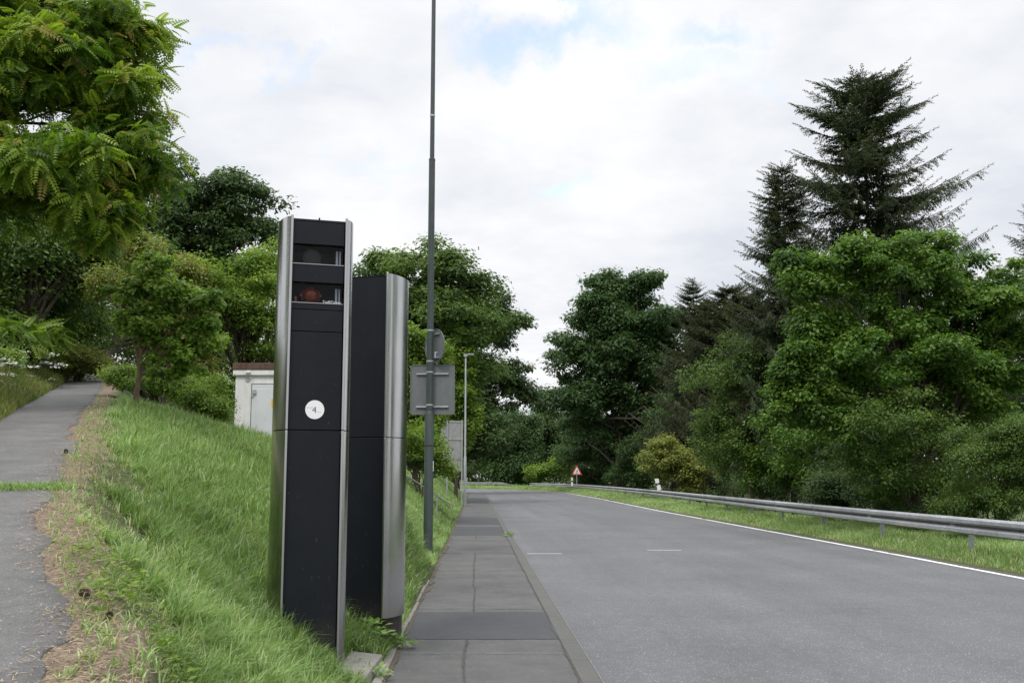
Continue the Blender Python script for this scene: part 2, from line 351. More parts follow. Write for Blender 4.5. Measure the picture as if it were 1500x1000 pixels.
# ------------------------------------------------------------------ terrain functions
def vn(seed):      # cheap smooth value noise in 2D
    rg = np.random.RandomState(seed); T = rg.rand(64, 64)
    def f(x, y):
        x = np.asarray(x, float); y = np.asarray(y, float); i = np.floor(x).astype(int); j = np.floor(y).astype(int); u = x-i; w = y-j
        u = u*u*(3-2*u); w = w*w*(3-2*w); a = T[i % 64, j % 64]; b = T[(i+1) % 64, j % 64]; c = T[i % 64, (j+1) % 64]; d = T[(i+1) % 64, (j+1) % 64]
        return (a*(1-u)+b*u)*(1-w) + (c*(1-u)+d*u)*w
    return f
nA, nB, nC, nD = vn(1), vn(2), vn(3), vn(4)
def sst(a, b, x): t = np.clip((np.asarray(x, float)-a)/(b-a), 0, 1); return t*t*(3-2*t)
KY = [-60, 95, 105, 118, 130, 138, 146, 160, 180, 400]; KX = [.87+.0345*60, .87-.0345*95, -2.95, -4.5, -8.5, -15, -30, -60, -110, -500]
RY = [-60, 0, 18, 25, 36, 56, 90, 125, 145, 160, 172, 185, 200, 220, 420]; RX = [11.2, 9.35, 9.0, 8.85, 8.5, 7.95, 7.5, 6.4, 3.6, -.6, -8, -26, -60, -120, -480]
kx = lambda Y: np.interp(Y, KY, KX)
ex = lambda Y: kx(Y) - 1.62
rx = lambda Y: np.interp(Y, RY, RX)
QP = [(200, 1040), (152, 1000), (135, 962), (112, 938), (98, 905), (84, 870), (70, 835), (66, 800), (64, 770), (62, 740), (72, 715), (84, 690), (102, 660), (112, 630), (126, 600), (140, 582), (152, 565), (152, 550)]
QY = [-60, -1]; QX = [-1.6, -1.2]
for a_, b_ in QP:
    d_ = ray(a_, b_); y_ = 1.15/(.136 - d_[2]/d_[1]); QY.append(y_); QX.append(d_[0]/d_[1]*y_)
QY += [QY[-1]+9, 95]; QX += [QX[-1]-3, QX[-1]-4]
qx = lambda Y: np.minimum(np.interp(Y, QY, QX), ex(Y) - np.interp(Y, [0, 20, 90, 100], [.4, 2, 6, 9]))
pw = lambda Y: np.interp(Y, [0, 9, 14, 40], [1.5, 1.5, 1.12, 1.0])
zp = lambda Y: .6 + .136*np.clip(Y, -2, 33) + .05*np.clip(np.asarray(Y, float)-33, 0, 30)
def H(X, Y):
    X = np.asarray(X, float); Y = np.asarray(Y, float)
    e, q, k, r = ex(Y), qx(Y), kx(Y), rx(Y); zpp = zp(Y)
    t = np.clip((e-X)/(e-q-.28), 0, 1); p = np.interp(Y, [0, 9, 12, 17], [1.15, 1.3, .8, .42])
    zb = .1 + (zpp-.1)*t**p*np.clip((e-X)/.55, 0, 1)**np.interp(Y, [9, 17], [.25, .8])
    zb = np.where(X < q-pw(Y), zpp + np.clip((q-pw(Y)-X)*.3, 0, 2.2), zb)
    plate = .1 + 1.9*np.clip((e-X-.35)/2.1, 0, 1)**.85 + .15*(nA(X*.4, Y*.3)-.5)
    drop = sst(18.2, 20.6, Y)*sst(.0, 1.8, X-(q+.3))
    zb = zb*(1-drop) + np.minimum(zb, plate)*drop
    far = sst(85, 130, Y); zb = zb*(1-far) + np.minimum(zb, 1.0)*far
    bump = (nB(X*1.7, Y*1.7)-.5)*.06*np.clip((e-X)/.6, 0, 1)*np.clip((X-q)/.5, 0, 1)
    zb = zb + bump
    vr = .02 + .1*np.clip((X-r-.3)/1.2, 0, 1) + .15*sst(100, 130, Y)*np.clip((X-r-.3)/1.2, 0, 1) - .42*np.clip(X-r-3.9, 0, 5)*(1-sst(95, 125, Y))
    vr = vr + (nA(X*.9, Y*.9)-.5)*.06*np.clip((X-r)/1, 0, 1)
    return np.where(X < e, zb, np.where(X > r, vr, .0))
# rows of the ground sheet follow the edges of path, pavement and road
Yr = np.concatenate([np.arange(-40, 0, 4), np.arange(0, 26, .16), np.arange(26, 60, .5), np.arange(60, 230, 1.5), [240, 260, 300, 400, 600, 900]])
cols = []
def seg(a, b, n, fa): return [(a, b, t) for t in fa(np.linspace(0, 1, n, endpoint=False))]
Vg = []; att = []
for Y in Yr:
    e, q, k, r = float(ex(Y)), float(qx(Y)), float(kx(Y)), float(rx(Y))
    w_ = float(pw(Y)); xs = np.concatenate([q-w_-np.array([700, 300, 100, 50, 25, 14, 9, 6, 4, 2.5, 1.5, .8, .3]), q-w_+np.array([0, .04]), [q-.75, q-.5, q-.25, q-.04, q],
        np.linspace(q+.1, e-.02, 44), [e, e+.05, k+.15, k+.3, (k+r)/2, r+.2, r+.3], r+.3+np.array([.3, .6, .9, 1.3, 1.8, 2.4, 3, 3.6, 4.4, 5.2, 6, 7, 9, 13, 20, 35, 60, 120, 300, 800])])
    z = H(xs, np.full(len(xs), Y))
    z = np.where((xs > q-w_+.03) & (xs < q-.6), z-.12, z); z = np.where((xs > q-.6) & (xs < q-.02), z-.006, z); z = np.where((xs > e+.01) & (xs < r+.25), -.12, z)
    Vg.append(np.stack([xs, np.full(len(xs), Y), z], 1))
    d = np.abs(xs-q); dr = np.clip(1-d/.75, 0, 1)*.9
    dr = np.where((xs > r) & (xs < r+.8), .35, dr); dr = np.where(np.abs(xs-e) < .12, .45, dr); att.append(dr)
nc = Vg[0].shape[0]; Vg = np.concatenate(Vg); idx = np.arange(len(Yr)*nc).reshape(len(Yr), nc)
Fg = np.stack([idx[:-1, :-1], idx[:-1, 1:], idx[1:, 1:], idx[1:, :-1]], -1).reshape(-1, 4)
g = np_mesh('ground', Vg, Fg, 'soil', attrs={'dry': np.concatenate(att)}, smooth=True); tag(g, kind='structure')

def strip(name, Ys, left, right, z, mat, n=2, kind='structure', thick=None, zf=None):
    V = []; 
    for Y in Ys:
        a, b = left(Y), right(Y)
        for i in range(n):
            x = a + (b-a)*i/(n-1); V.append((x, Y, zf(x, Y) if zf else z))
    m = len(Ys); I = np.arange(m*n).reshape(m, n); F = np.stack([I[:-1, :-1], I[:-1, 1:], I[1:, 1:], I[1:, :-1]], -1).reshape(-1, 4)
    o = np_mesh(name, V, F, mat, smooth=False)
    if kind: tag(o, kind=kind)
    return o
YY = list(np.arange(-40, 100, 2.0)) + list(np.arange(100, 260, 2.0)) + [300, 400]
strip('road', YY, lambda Y: kx(Y)+.19, lambda Y: rx(Y)+.28, 0.0, 'road_asphalt')
strip('pavement', YY, lambda Y: ex(Y), lambda Y: kx(Y), 0.10, 'pavement_asphalt')
# kerb: top, face, and a pale strip painting the lit chamfer
def kerb_line(name, off0, off1, z, mat):
    mb = MB(); Ys = list(np.arange(-20, 96, 4.0)) + list(np.arange(98, 150, 3.0)); n = len(Ys); V = []
    for Y in Ys:
        k = float(kx(Y)); V += [(k+off0, Y, -.05), (k+off0, Y, z), (k+off1-.012, Y, z), (k+off1, Y, z-.014), (k+off1+.012, Y, -.05)]
    F = []
    for i in range(n-1):
        for j in range(4): a = i*5+j; F.append((a, a+1, a+6, a+5))
    mb.add(V, F); return mb.build(name, mat)
tag(kerb_line('kerb', .002, .175, .104, 'kerb_stone'), kind='structure')
mb = MB(); Ys = list(np.arange(-4, 60, 1.0)); V = []; F = []
for Y in Ys: k = float(kx(Y)); V += [(k+.168, Y, .1065), (k+.176, Y, .105), (k+.183, Y, .085)]
for i in range(len(Ys)-1):
    for j in range(2): a = i*3+j; F.append((a, a+1, a+4, a+3))
tag(mb.add(V, F).build('kerb_edge_light', 'kerb_edge_light'), kind='structure')
# low concrete edging stones between pavement and bank
mb = MB(); rnd = random.Random(4)
Y = 4.0
while Y < 17:
    o = rnd.uniform(-.008, .008); dz = rnd.uniform(-.012, .008); e0, e1 = float(ex(Y)), float(ex(Y+.985))
    mb.add([(e0-.09+o, Y, 0), (e0-.005+o, Y, 0), (e1-.005+o, Y+.985, 0), (e1-.09+o, Y+.985, 0), (e0-.085+o, Y, .135+dz), (e0-.01+o, Y, .13+dz), (e1-.01+o, Y+.985, .13+dz), (e1-.085+o, Y+.985, .135+dz)],
           [(0,3,2,1),(4,5,6,7),(0,1,5,4),(1,2,6,5),(2,3,7,6),(3,0,4,7)]); Y += 1.0
tag(mb.build('edging_stones', 'concrete', bevel=.006), kind='structure')
# white edge line of the road
strip('edge_line', YY, lambda Y: rx(Y)-.06, lambda Y: rx(Y)+.07, .004, 'road_paint')
# asphalt patches, joints and cracks in the pavement (sheets 4 mm above)
def pav_strip(y0, y1, mat, name, z=.104, u0=0., u1=1., wob=0, seed=0):
    rg = random.Random(seed); n = 24; V = []; F = []
    for i in range(n+1):
        u = u0 + (u1-u0)*i/n; x0 = float(ex(y0))+.012 + 1.595*u
        a = wob*rg.uniform(-1, 1); b = wob*rg.uniform(-1, 1); V += [(x0, y0+a, z), (x0-.0345*(y1-y0), y1+b, z)]
    for i in range(n): F.append((2*i, 2*i+2, 2*i+3, 2*i+1))
    o = MB().add(V, F).build(name, mat); return tag(o, kind='structure')
def YG(py, z=.1): return P(750, py, z)[1]
pav_strip(YG(936), YG(896), 'patch_asphalt', 'pavement_patch', wob=.012, seed=1)
for i, (a, b) in enumerate(((784, 771), (768, 758), (737, 729))): pav_strip(YG(a), YG(b), 'patch_asphalt', 'pavement_patch', wob=.03, seed=i+3)
for i, py in enumerate((957, 836, 892, 810, 790, 751, 745)):
    w = .008 + .004*(i > 2); 
    pav_strip(YG(py), YG(py)+w*(1+YG(py)*.06), 'joint_light' if i in (0, 4, 5, 6) else 'crack_dark', 'pavement_joint', z=.107, wob=.006, seed=20+i)
def seam(y0, y1, off, seed, w=.012):
    rg = random.Random(seed); V = []; F = []; n = int((y1-y0)/.06); o = 0
    for i in range(n+1):
        Y = y0+(y1-y0)*i/n; o = o*.9 + rg.uniform(-.006, .006); x = float(ex(Y))+off+o; ww = w*(.4+rg.random()) ; V += [(x-ww, Y, .108), (x+ww, Y, .108)]
    for i in range(n): F.append((2*i, 2*i+1, 2*i+3, 2*i+2))
    tag(MB().add(V, F).build('pavement_joint', 'crack_dark'), kind='structure')
seam(5, YG(937), .66, 1); seam(YG(895), YG(810), .72, 2, .010); seam(YG(790), YG(784), .74, 3)
seam(5, 40, 1.606, 5, .007)
# short worn lane marks and drain frame on the road
for i, (xa, xb, py, w) in enumerate(((772, 823, 810.5, .035), (948, 997, 805.5, .035), (848, 876, 787.2, .09), (790, 860, 803, .012))):
    a, b = P(xa, py, 0), P(xb, py-.4, 0); rg = random.Random(i); n = 12; V = []; F = []
    for j in range(n+1):
        x = a[0]+(b[0]-a[0])*j/n; V += [(x, a[1]-w+rg.uniform(-1, 1)*w*.15, .004), (x, a[1]+w+rg.uniform(-1, 1)*w*.15, .004)]
    for j in range(n): F.append((2*j, 2*j+2, 2*j+3, 2*j+1))
    tag(MB().add(V, F).build('road_marking', 'road_paint' if i < 2 else 'joint_light'), kind='structure')
# dirt gathered along the edging, in the gutter and along the outer road edge
def dirt(name, f0, sg, z, wmin, wmax, y0, y1, step, sd, mat):
    V = []; F = []; Ys = np.arange(y0, y1, step)
    for Y in Ys:
        w = wmin+(wmax-wmin)*float(nC(Y*3.1+sd, sd))*float(nA(Y*.6, sd))*2+.012*float(nB(Y*23, sd)); x = float(f0(Y)); V += [(x, Y, z), (x+sg*w, Y, z)]
    for i in range(len(Ys)-1): F.append((2*i, 2*i+1, 2*i+3, 2*i+2))
    tag(MB().add(V, F).build(name, mat), kind='structure')
s = NT('grit'); v = s.co('Object'); n = s.noise(v, 60, 4, .7); s.base(s.ramp(n, [(.3, (.045, .035, .025)), (.55, (.10, .08, .055)), (.75, (.22, .17, .12))])); s.p(Roughness=.95); s.bump(n, .8, .01)
dirt('edge_dirt', lambda Y: ex(Y)-.006, 1, .1095, .01, .085, 4, 60, .07, 1, 'grit')
dirt('gutter_dirt', lambda Y: kx(Y)+.188, 1, .004, .012, .035, 4, 60, .07, 2, 'grit')
dirt('edge_dirt', lambda Y: rx(Y)+.31, -1, .006, .02, .20, 14, 90, .09, 3, 'grit')
# bank path with a ragged edge
def qr(Y): return float(qx(Y)) + .12*(nC(Y*1.7, 3)-.5) + .12*(nD(Y*3.1, 7)-.5) + .07*(nA(Y*9, 2)-.5) + .03*(nB(Y*21, 2)-.5) - .02
Ys = [float(y) for y in np.concatenate([np.arange(-2, 24, .08), np.arange(24, 40, .5)])]
V = []; n = 10
for Y in Ys:
    a, b = float(qx(Y))-float(pw(Y))-.05+.12*(float(nC(Y*1.3, 9))-.5)*(Y > 9), qr(Y)
    for i in range(n):
        x = a+(b-a)*i/(n-1); V.append((x, Y, float(zp(Y)) + .006 + .006*(nB(x*1.1, Y*.8)-.5)))
    V.append((b+.004, Y, float(zp(Y))-.004)); V.append((b+.012, Y, float(zp(Y))-.05))
I = np.arange(len(V)).reshape(len(Ys), n+2); F = np.stack([I[:-1, :-1], I[:-1, 1:], I[1:, 1:], I[1:, :-1]], -1).reshape(-1, 4)
tag(np_mesh('path', V, F, 'path_asphalt', smooth=True), kind='structure')

# ------------------------------------------------------------------ vegetation engine
def unit(a): return a/np.maximum(np.linalg.norm(a, axis=-1, keepdims=True), 1e-9)
def inst(T, F, pos, ax, nrm, sc):
    """T: K,3 template (x along leaf axis, y across, z normal); frames from axis + normal"""
    ax = unit(ax); b = unit(np.cross(nrm, ax)); nn = np.cross(ax, b); sc = np.asarray(sc).reshape(len(pos), 1, -1)
    Ts = T[None]*sc; V = pos[:, None] + Ts[..., 0:1]*ax[:, None] + Ts[..., 1:2]*b[:, None] + Ts[..., 2:3]*nn[:, None]
    K = len(T); Fo = F[None] + (np.arange(len(pos))*K)[:, None, None]
    return V.reshape(-1, 3), Fo.reshape(-1, F.shape[1])
LEAF = (np.array([(0, 0, 0), (.5, .27, .07), (1, 0, -.05), (.5, -.27, .07)], float), np.array([(0, 1, 2, 3)]))
LOBED = (np.array([(0, 0, 0), (.25, .30, .05), (.5, .14, .0), (.72, .34, .04), (1.05, 0, -.06), (.72, -.34, .04), (.5, -.14, 0), (.25, -.30, .05)], float), np.array([(0, 1, 2, 3, 4, 5, 6, 7)]))
def frond_t(pairs=7, ll=.29, ww=.068, droop=.25):
    V = []; F = []
    def lf(p, d, L, w):
        d = np.array(d)/np.linalg.norm(d); s_ = np.cross((0, 0, 1), d); s_ = s_/np.linalg.norm(s_); b = len(V)
        V.extend([p, p+d*L*.4+s_*w, p+d*L, p+d*L*.4-s_*w]); F.append((b, b+1, b+2, b+3))
    for i in range(pairs):
        t = .18 + .80*i/(pairs-1); p = np.array((t, 0, -droop*t*t)); L = ll*(1-.45*t*t)
        for sg in (-1, 1): lf(p, (.35, sg, -.35), L, ww*L/.24)
    lf(np.array((1, 0, -droop)), (1, 0, -.7), ll*.6, ww*.6)
    b = len(V); V.extend([np.array((0, .008, 0)), np.array((1, .004, -droop)), np.array((1, -.004, -droop)), np.array((0, -.008, 0))]); F.append((b, b+1, b+2, b+3))
    return np.array(V), np.array(F)
FROND = frond_t()
def twig_t(n=13, L=.24, w=.05, seed=0):      # needle-clad twig: star of slim tapering blades about an axis
    rg = np.random.RandomState(seed); V = []; F = []
    for i in range(n):
        t = i/n; a = i*2.4; p = np.array((t, 0, -.12*t)); d = np.array((.75, math.cos(a)*.7, math.sin(a)*.35-.25)); d /= np.linalg.norm(d)
        s_ = np.cross(d, (math.sin(a), .3, math.cos(a))); s_ /= np.linalg.norm(s_); LL = L*(1.25-t*.6)*rg.uniform(.8, 1.3); b = len(V)
        V.extend([p-s_*w*.6, p+d*LL*.45+s_*w, p+d*LL, p+d*LL*.45-s_*w]); F.append((b, b+1, b+2, b+3))
    return np.array(V), np.array(F)
TWIG = twig_t()
NA = 0
def crown_mesh(name, parent, mat, C, rad, nleaf, size, tmpl, rg, droop=.2, flat=.62, cv=None, origin=None, tipf=None):
    N = len(C)*nleaf; ci = np.repeat(np.arange(len(C)), nleaf); d = unit(rg.normal(size=(N, 3))); rr = rg.rand(N)**.45
    off = d*rr[:, None]*rad[ci][:, None]*np.array((1, 1, flat)); pos = C[ci] + off
    pos += (rg.rand(N, 3)-.5)*rad[ci][:, None]*.35
    nrm = unit(d*.7 + np.array((0, 0, .9)) + rg.normal(size=(N, 3))*.45)
    ax = d*np.array((1, 1, .3)) + rg.normal(size=(N, 3))*.6; ax[:, 2] -= droop
    ax = ax - nrm*(ax*nrm).sum(1, keepdims=True)
    cvv = rg.rand(len(C)) if cv is None else cv
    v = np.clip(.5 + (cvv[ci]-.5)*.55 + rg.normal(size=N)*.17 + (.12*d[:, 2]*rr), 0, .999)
    if tipf: v = np.where((rg.rand(N) < tipf) & (rr > .8), 1.0, np.minimum(v, .86))
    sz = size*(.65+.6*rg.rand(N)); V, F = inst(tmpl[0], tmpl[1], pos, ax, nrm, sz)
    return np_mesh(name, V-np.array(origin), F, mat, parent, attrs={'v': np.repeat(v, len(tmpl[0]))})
def tree(name, label, cat, base, lobes, ncl, nleaf, clr, size, mat, seed, trunk_r=.25, tmpl=LEAF, bark='bark', group=None, lean=(0, 0), droop=.2,
         flat=.62, nlimb=None, tipf=None, zmin=None, inner=.45, trunk_top=.8, crown_name='crown', stem_name='trunk', nstem=1, cvar=None):
    rg = np.random.RandomState(seed); base = np.array(base, float); lob = np.array(lobes, float)
    if tmpl is not FROND: size *= .80; nleaf = int(nleaf*1.45)
    root = thing(name, label, cat, tuple(base), group=group)
    sub = []
    for l_ in lob:
        for _ in range(5):
            d_ = unit(rg.normal(size=3)); d_[2] = abs(d_[2])*(1 if rg.rand() < .7 else -1); k_ = rg.uniform(.22, .42); sub.append([*(l_[:3]+d_*l_[3:6]*rg.uniform(.75, 1.02)), *(l_[3:6]*k_*np.array((1.15, 1.15, .8)))])
    lob[:, 3:6] *= .88; lob = np.concatenate([lob, np.array(sub)]); 
    w = (lob[:, 3]*lob[:, 5]+lob[:, 4]*lob[:, 5]); w /= w.sum(); li = rg.choice(len(lob), ncl, p=w)
    d = unit(rg.normal(size=(ncl, 3))); d[:, 2] = np.abs(d[:, 2])*np.where(rg.rand(ncl) < .68, 1, -1)
    f = inner + (1-inner)*rg.rand(ncl)**.5; C = lob[li, :3] + d*lob[li, 3:6]*f[:, None]*.92
    if zmin is not None: C[:, 2] = np.maximum(C[:, 2], zmin + rg.rand(ncl)*.3)
    rad = clr*(.6+.8*rg.rand(ncl))
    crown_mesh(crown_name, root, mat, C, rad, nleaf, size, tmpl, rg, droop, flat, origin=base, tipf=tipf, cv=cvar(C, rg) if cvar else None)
    # woody part
    lob = lob[:len(lobes)]; mb = MB(); zt = lob[:, 2].max(); top = lob[np.argmax(lob[:, 2]), :3]; zc_ = lob[:, :3].mean(0)
    for k in range(nstem):
        o = np.array((rg.uniform(-1, 1), rg.uniform(-1, 1), 0))*.25*(nstem > 1); pts = []; n = 9; tgt = base*(1-trunk_top) + top*trunk_top if nstem == 1 else lob[k % len(lob), :3]
        for i in range(n):
            t = i/(n-1); p = base*(1-t)+tgt*t + o*(1-t) + np.array((rg.uniform(-1, 1), rg.uniform(-1, 1), 0))*trunk_r*.55*(0 < i)
            p[:2] = (base[:2]*(1-t**1.5)+tgt[:2]*t**1.5) + (o*(1-t))[:2] + rg.uniform(-1, 1, 2)*trunk_r*.5*(i > 0); pts.append(p-base)
        pts[0][2] -= .3; rr = [trunk_r*(1.25 if i == 0 else 1)*(1-.8*i/(n-1)) for i in range(n)]; mb.tube(pts, rr, 8)
        nl = (nlimb or min(ncl, 60))//nstem
        for c in C[rg.permutation(ncl)[:nl]]-base:
            t = rg.uniform(.3, .85); j = int(t*(n-1)); p0 = pts[j]; 
            if p0[2] > c[2]: p0 = pts[max(1, int(j*.5))]
            m1 = p0*.6+c*.4 + np.array((0, 0, .12*np.linalg.norm(c-p0))) + rg.normal(size=3)*.05*np.linalg.norm(c-p0)
            m2 = p0*.25+c*.75 + np.array((0, 0, .08*np.linalg.norm(c-p0))) + rg.normal(size=3)*.05*np.linalg.norm(c-p0)
            r0 = max(rr[j]*.42, .012); mb.tube([p0, m1, m2, c], [r0, r0*.6, r0*.35, r0*.12], 5, cap=False)
    mb.build(stem_name, bark, root, smooth=True); return root
def lp(px, py, Y, rpx, rpz=None, ry=None):      # lobe seen at pixel, at depth Y, radii in px
    c = PY(px, py, Y); s_ = Y/1500; return (c[0], c[1], c[2], rpx*s_, (ry if ry else rpx*s_), (rpz or rpx)*s_)
def gz(x, y): return float(H(x, y))

def spruce(name, label, x, y, ztop, rmax, seed, mat='needle', zlow=None, zbase=None, step=.42, per=6, tw=.55, group=None, prof=.8, trunk_r=.22, ragged=.35):
    rg = np.random.RandomState(seed); zb = gz(x, y) if zbase is None else zbase; root = thing(name, label, 'spruce', (x, y, zb), group=group)
    mb = MB(); Ht = ztop-zb; pts = [(rg.uniform(-.04, .04)*(i > 0), rg.uniform(-.04, .04)*(i > 0), Ht*i/10 - .3*(i == 0)) for i in range(11)]
    mb.tube(pts, [trunk_r*(1-.93*i/10) for i in range(11)], 8); pos = []; ax = []; nr = []; sc = []; vv = []; zl = zlow if zlow is not None else zb+1
    z = ztop-.25
    while z > zl:
        f = (ztop-z)/(ztop-zl); L0 = rmax*min(1, f**prof*1.05+.03)
        for k in range(per):
            L = L0*rg.uniform(1-ragged*1.4, 1+ragged*.45); a = rg.uniform(0, 2*PI); zz = z + rg.uniform(-.3, .3)*step*1.5
            if L < .25: L = .25
            up = .42*(1-f)**2*rg.uniform(.5, 1.5)-.10*f*rg.uniform(0, 2); n = 8; br = []
            for i in range(n+1):
                t = i/n; rise = L*(up*t - .55*f*t*(1-t)*1.6 + .18*t*t*f); br.append(np.array((math.cos(a)*L*t, math.sin(a)*L*t, zz-zb+rise)))
            mb.tube([tuple(b) for b in br[::2]], [.012+.02*L*(1-i/4)*.35 for i in range(5)], 4, cap=False)
            m = max(6, int(L*24)); out = np.array((math.cos(a), math.sin(a), 0.)); side = np.array((-math.sin(a), math.cos(a), 0.))
            cvb = rg.rand()
            for i in range(m):
                t = (.12 + .88*(i+rg.rand())/m); j = min(int(t*n), n-1); u = t*n-j; p = br[j]*(1-u)+br[j+1]*u
                hang = f*.9; sg = rg.choice((-1, 1)); w_ = (1-t)*.5+.5
                dirv = out*rg.uniform(.3, .9) + side*sg*rg.uniform(.3, 1.1) + np.array((0, 0, -hang*rg.uniform(.2, 3.4)+.35*(1-f)))
                pos.append(p+side*sg*.02); ax.append(dirv); nr.append(np.array((0, 0, 1.))+rg.normal(size=3)*.4); sc.append(tw*w_*rg.uniform(.6, 1.25)*(0.55+.45*min(1, L/1.5)))
                vv.append(np.clip(.45+(cvb-.5)*.4+rg.normal()*.16+.25*(t-.5), 0, .99))
            pos.append(br[-1]); ax.append(br[-1]-br[-2]+np.array((0, 0, .15*L*.1))); nr.append(np.array((0, 0, 1.))); sc.append(tw*.8); vv.append(.8)
        z -= step*rg.uniform(.7, 1.25)*(.55+.45*min(1, f*2))
    for i in range(6): pos.append(np.array((0, 0, Ht-.1*i))); ax.append(np.array((rg.uniform(-.5, .5), rg.uniform(-.5, .5), 1.))); nr.append(np.array((1., 0, .1))); sc.append(.35); vv.append(.6)
    V, F = inst(TWIG[0], TWIG[1], np.array(pos), np.array(ax), np.array(nr), np.array(sc)); np_mesh('crown', V, F, mat, root, attrs={'v': np.repeat(vv, len(TWIG[0]))})
    mb.build('trunk', 'bark', root, smooth=True); return root

# ---- grass blades
def blades(X, Y, L, Wd, bend, ang, v, name, mat='grass', z=None):
    n = len(X); z = H(X, Y) if z is None else z; root = np.stack([X, Y, z-.01], 1); d = np.stack([np.cos(ang), np.sin(ang), 0*ang], 1)
    s_ = np.stack([-np.sin(ang), np.cos(ang), 0*ang], 1); tw = (np.random.RandomState(5).rand(n)-.5)*2.2; s_ = unit(s_*np.cos(tw)[:, None] + d*np.sin(tw)[:, None])
    V = np.zeros((n, 8, 3))
    for i, (t, w) in enumerate(((0, 1), (.38, .9), (.72, .62), (1, .12))):
        p = root + np.stack([0*X, 0*X, L*(t - .55*bend*t**2.2)], 1) + d*(L*bend*t**1.8*.85)[:, None]
        V[:, 2*i] = p - s_*(Wd*w)[:, None]; V[:, 2*i+1] = p + s_*(Wd*w)[:, None]
    I = (np.arange(n)*8)[:, None]; F = np.concatenate([I+np.array([[0, 1, 3, 2]]), I+np.array([[2, 3, 5, 4]]), I+np.array([[4, 5, 7, 6]])], 0)
    return np_mesh(name, V.reshape(-1, 3), F, mat, attrs={'v': np.repeat(v, 8)})
TOWERS = [(-1.66, 8.55), (-1.45, 10.35)]
rg = np.random.RandomState(11)
bx, by, bl, bw, bb, ba, bv = [[] for _ in range(7)]
def scatter(n, y0, y1, fx0, fx1, lmin, lmax, w, dens=None):
    Y = y0 + (y1-y0)*rg.rand(n); a = fx0(Y); b = fx1(Y); X = a+(b-a)*rg.rand(n)
    cl = nA(X*2.3, Y*2.3); c2 = nB(X*.7+9, Y*.7); keep = np.ones(n, bool)
    dq = X-qx(Y); de = ex(Y)-X
    edge = np.clip((dq-.08-.72*nC(X*1.9, Y*1.9))/.35, 0, 1)
    keep &= rg.rand(n) < (.07+.93*edge)*(.45+.75*nD(X*3.7, Y*3.7))
    for tx, ty in TOWERS: keep &= ~((np.abs(X-tx) < .22) & (Y > ty+.02) & (Y < ty+.5))
    keep &= ~((X > -1.43) & (X < -1.08) & (Y > 8.2) & (Y < 9.4))
    X, Y, cl, c2, edge, de = [q_[keep] for q_ in (X, Y, cl, c2, edge, de)]; m = len(X)
    L = .88*(lmin+(lmax-lmin)*(.55*rg.rand(m)+.35*cl*(.5+.5*c2)))*(.35+.65*edge)*(.55+.45*np.clip(de/.25, 0, 1)); cs = .16; gx_, gy_ = np.floor(X/cs), np.floor(Y/cs); hx = nA(gx_*7.31, gy_*3.77); hy = nB(gx_*5.13, gy_*9.91)
    cx_, cy_ = (gx_+.2+.6*hx)*cs, (gy_+.2+.6*hy)*cs; pull = .30; ang = np.arctan2(Y-cy_, X-cx_) + rg.normal(size=m)*1.3
    X = X*(1-pull)+cx_*pull; Y = Y*(1-pull)+cy_*pull
    ang = np.where(rg.rand(m) < .10, -.5 + rg.normal(size=m)*.9, ang); L = L*(.75+.5*hx)
    bx.append(X); by.append(Y); bl.append(L); bw.append(w*(.6+.8*rg.rand(m))*np.ones(m)); bb.append(np.clip(.1+.95*rg.rand(m)+.2*cl, .05, 1.15)); ba.append(ang)
    vv = .40+.28*(nD(X*1.1, Y*1.1)-.5)+.55*(nA(X*.6, Y*.6)-.5)+rg.normal(size=m)*.22 + .10*(1-edge)
    vv = np.where(rg.rand(m) < .03*nC(X*.8, Y*.8)+.012+.15*(1-edge), 1., np.clip(vv, 0, .84)); bv.append(vv)
q0 = lambda Y: qx(Y)+.02; e0 = lambda Y: ex(Y)-.07
scatter(52000, 2.6, 6.2, q0, e0, .08, .38, .0034)
scatter(105000, 6.2, 11.5, q0, e0, .08, .46, .0040)
scatter(100000, 11.5, 19.6, q0, e0, .10, .48, .0056)
e4 = lambda Y: ex(Y)-3.2
scatter(60000, 19.6, 36, e4, e0, .12, .34, .006)
scatter(45000, 36, 95, e4, e0, .12, .36, .012)
g_ = blades(*[np.concatenate(a) for a in (bx, by, bl, bw, bb, ba, bv)], 'grass'); tag(g_, 'long green grass covering the bank beside the pavement', 'grass', kind='stuff')
# low broadleaf herbs among the grass
n = 2400; Yh = 3.2+14*rg.rand(n)**1.2; Xh = qx(Yh)+.1+(ex(Yh)-.15-qx(Yh)-.1)*rg.rand(n); k_ = rg.rand(n) < np.clip((nD(Xh*1.3+4, Yh*1.3)-.5)*2, .04, 1); Xh, Yh = Xh[k_], Yh[k_]; m = len(Xh); r8 = np.repeat(np.arange(m), 7); N = m*7
a_ = 2*PI*rg.rand(N); pos = np.stack([Xh[r8]+.05*rg.normal(size=N), Yh[r8]+.05*rg.normal(size=N), H(Xh, Yh)[r8]+.02+.10*rg.rand(N)], 1)
V, F = inst(LEAF[0], LEAF[1], pos, np.stack([np.cos(a_), np.sin(a_), .5*rg.rand(N)], 1), np.tile((0, 0, 1.), (N, 1))+rg.normal(size=(N, 3))*.3, .018+.035*rg.rand(N))
tag(np_mesh('herbs', V, F, 'leaf_bright', attrs={'v': np.repeat(np.clip(.5+rg.normal(size=N)*.2, 0, .9), 4)}), 'small round leaved herbs growing between the grass tufts of the bank', 'herbs', kind='stuff')
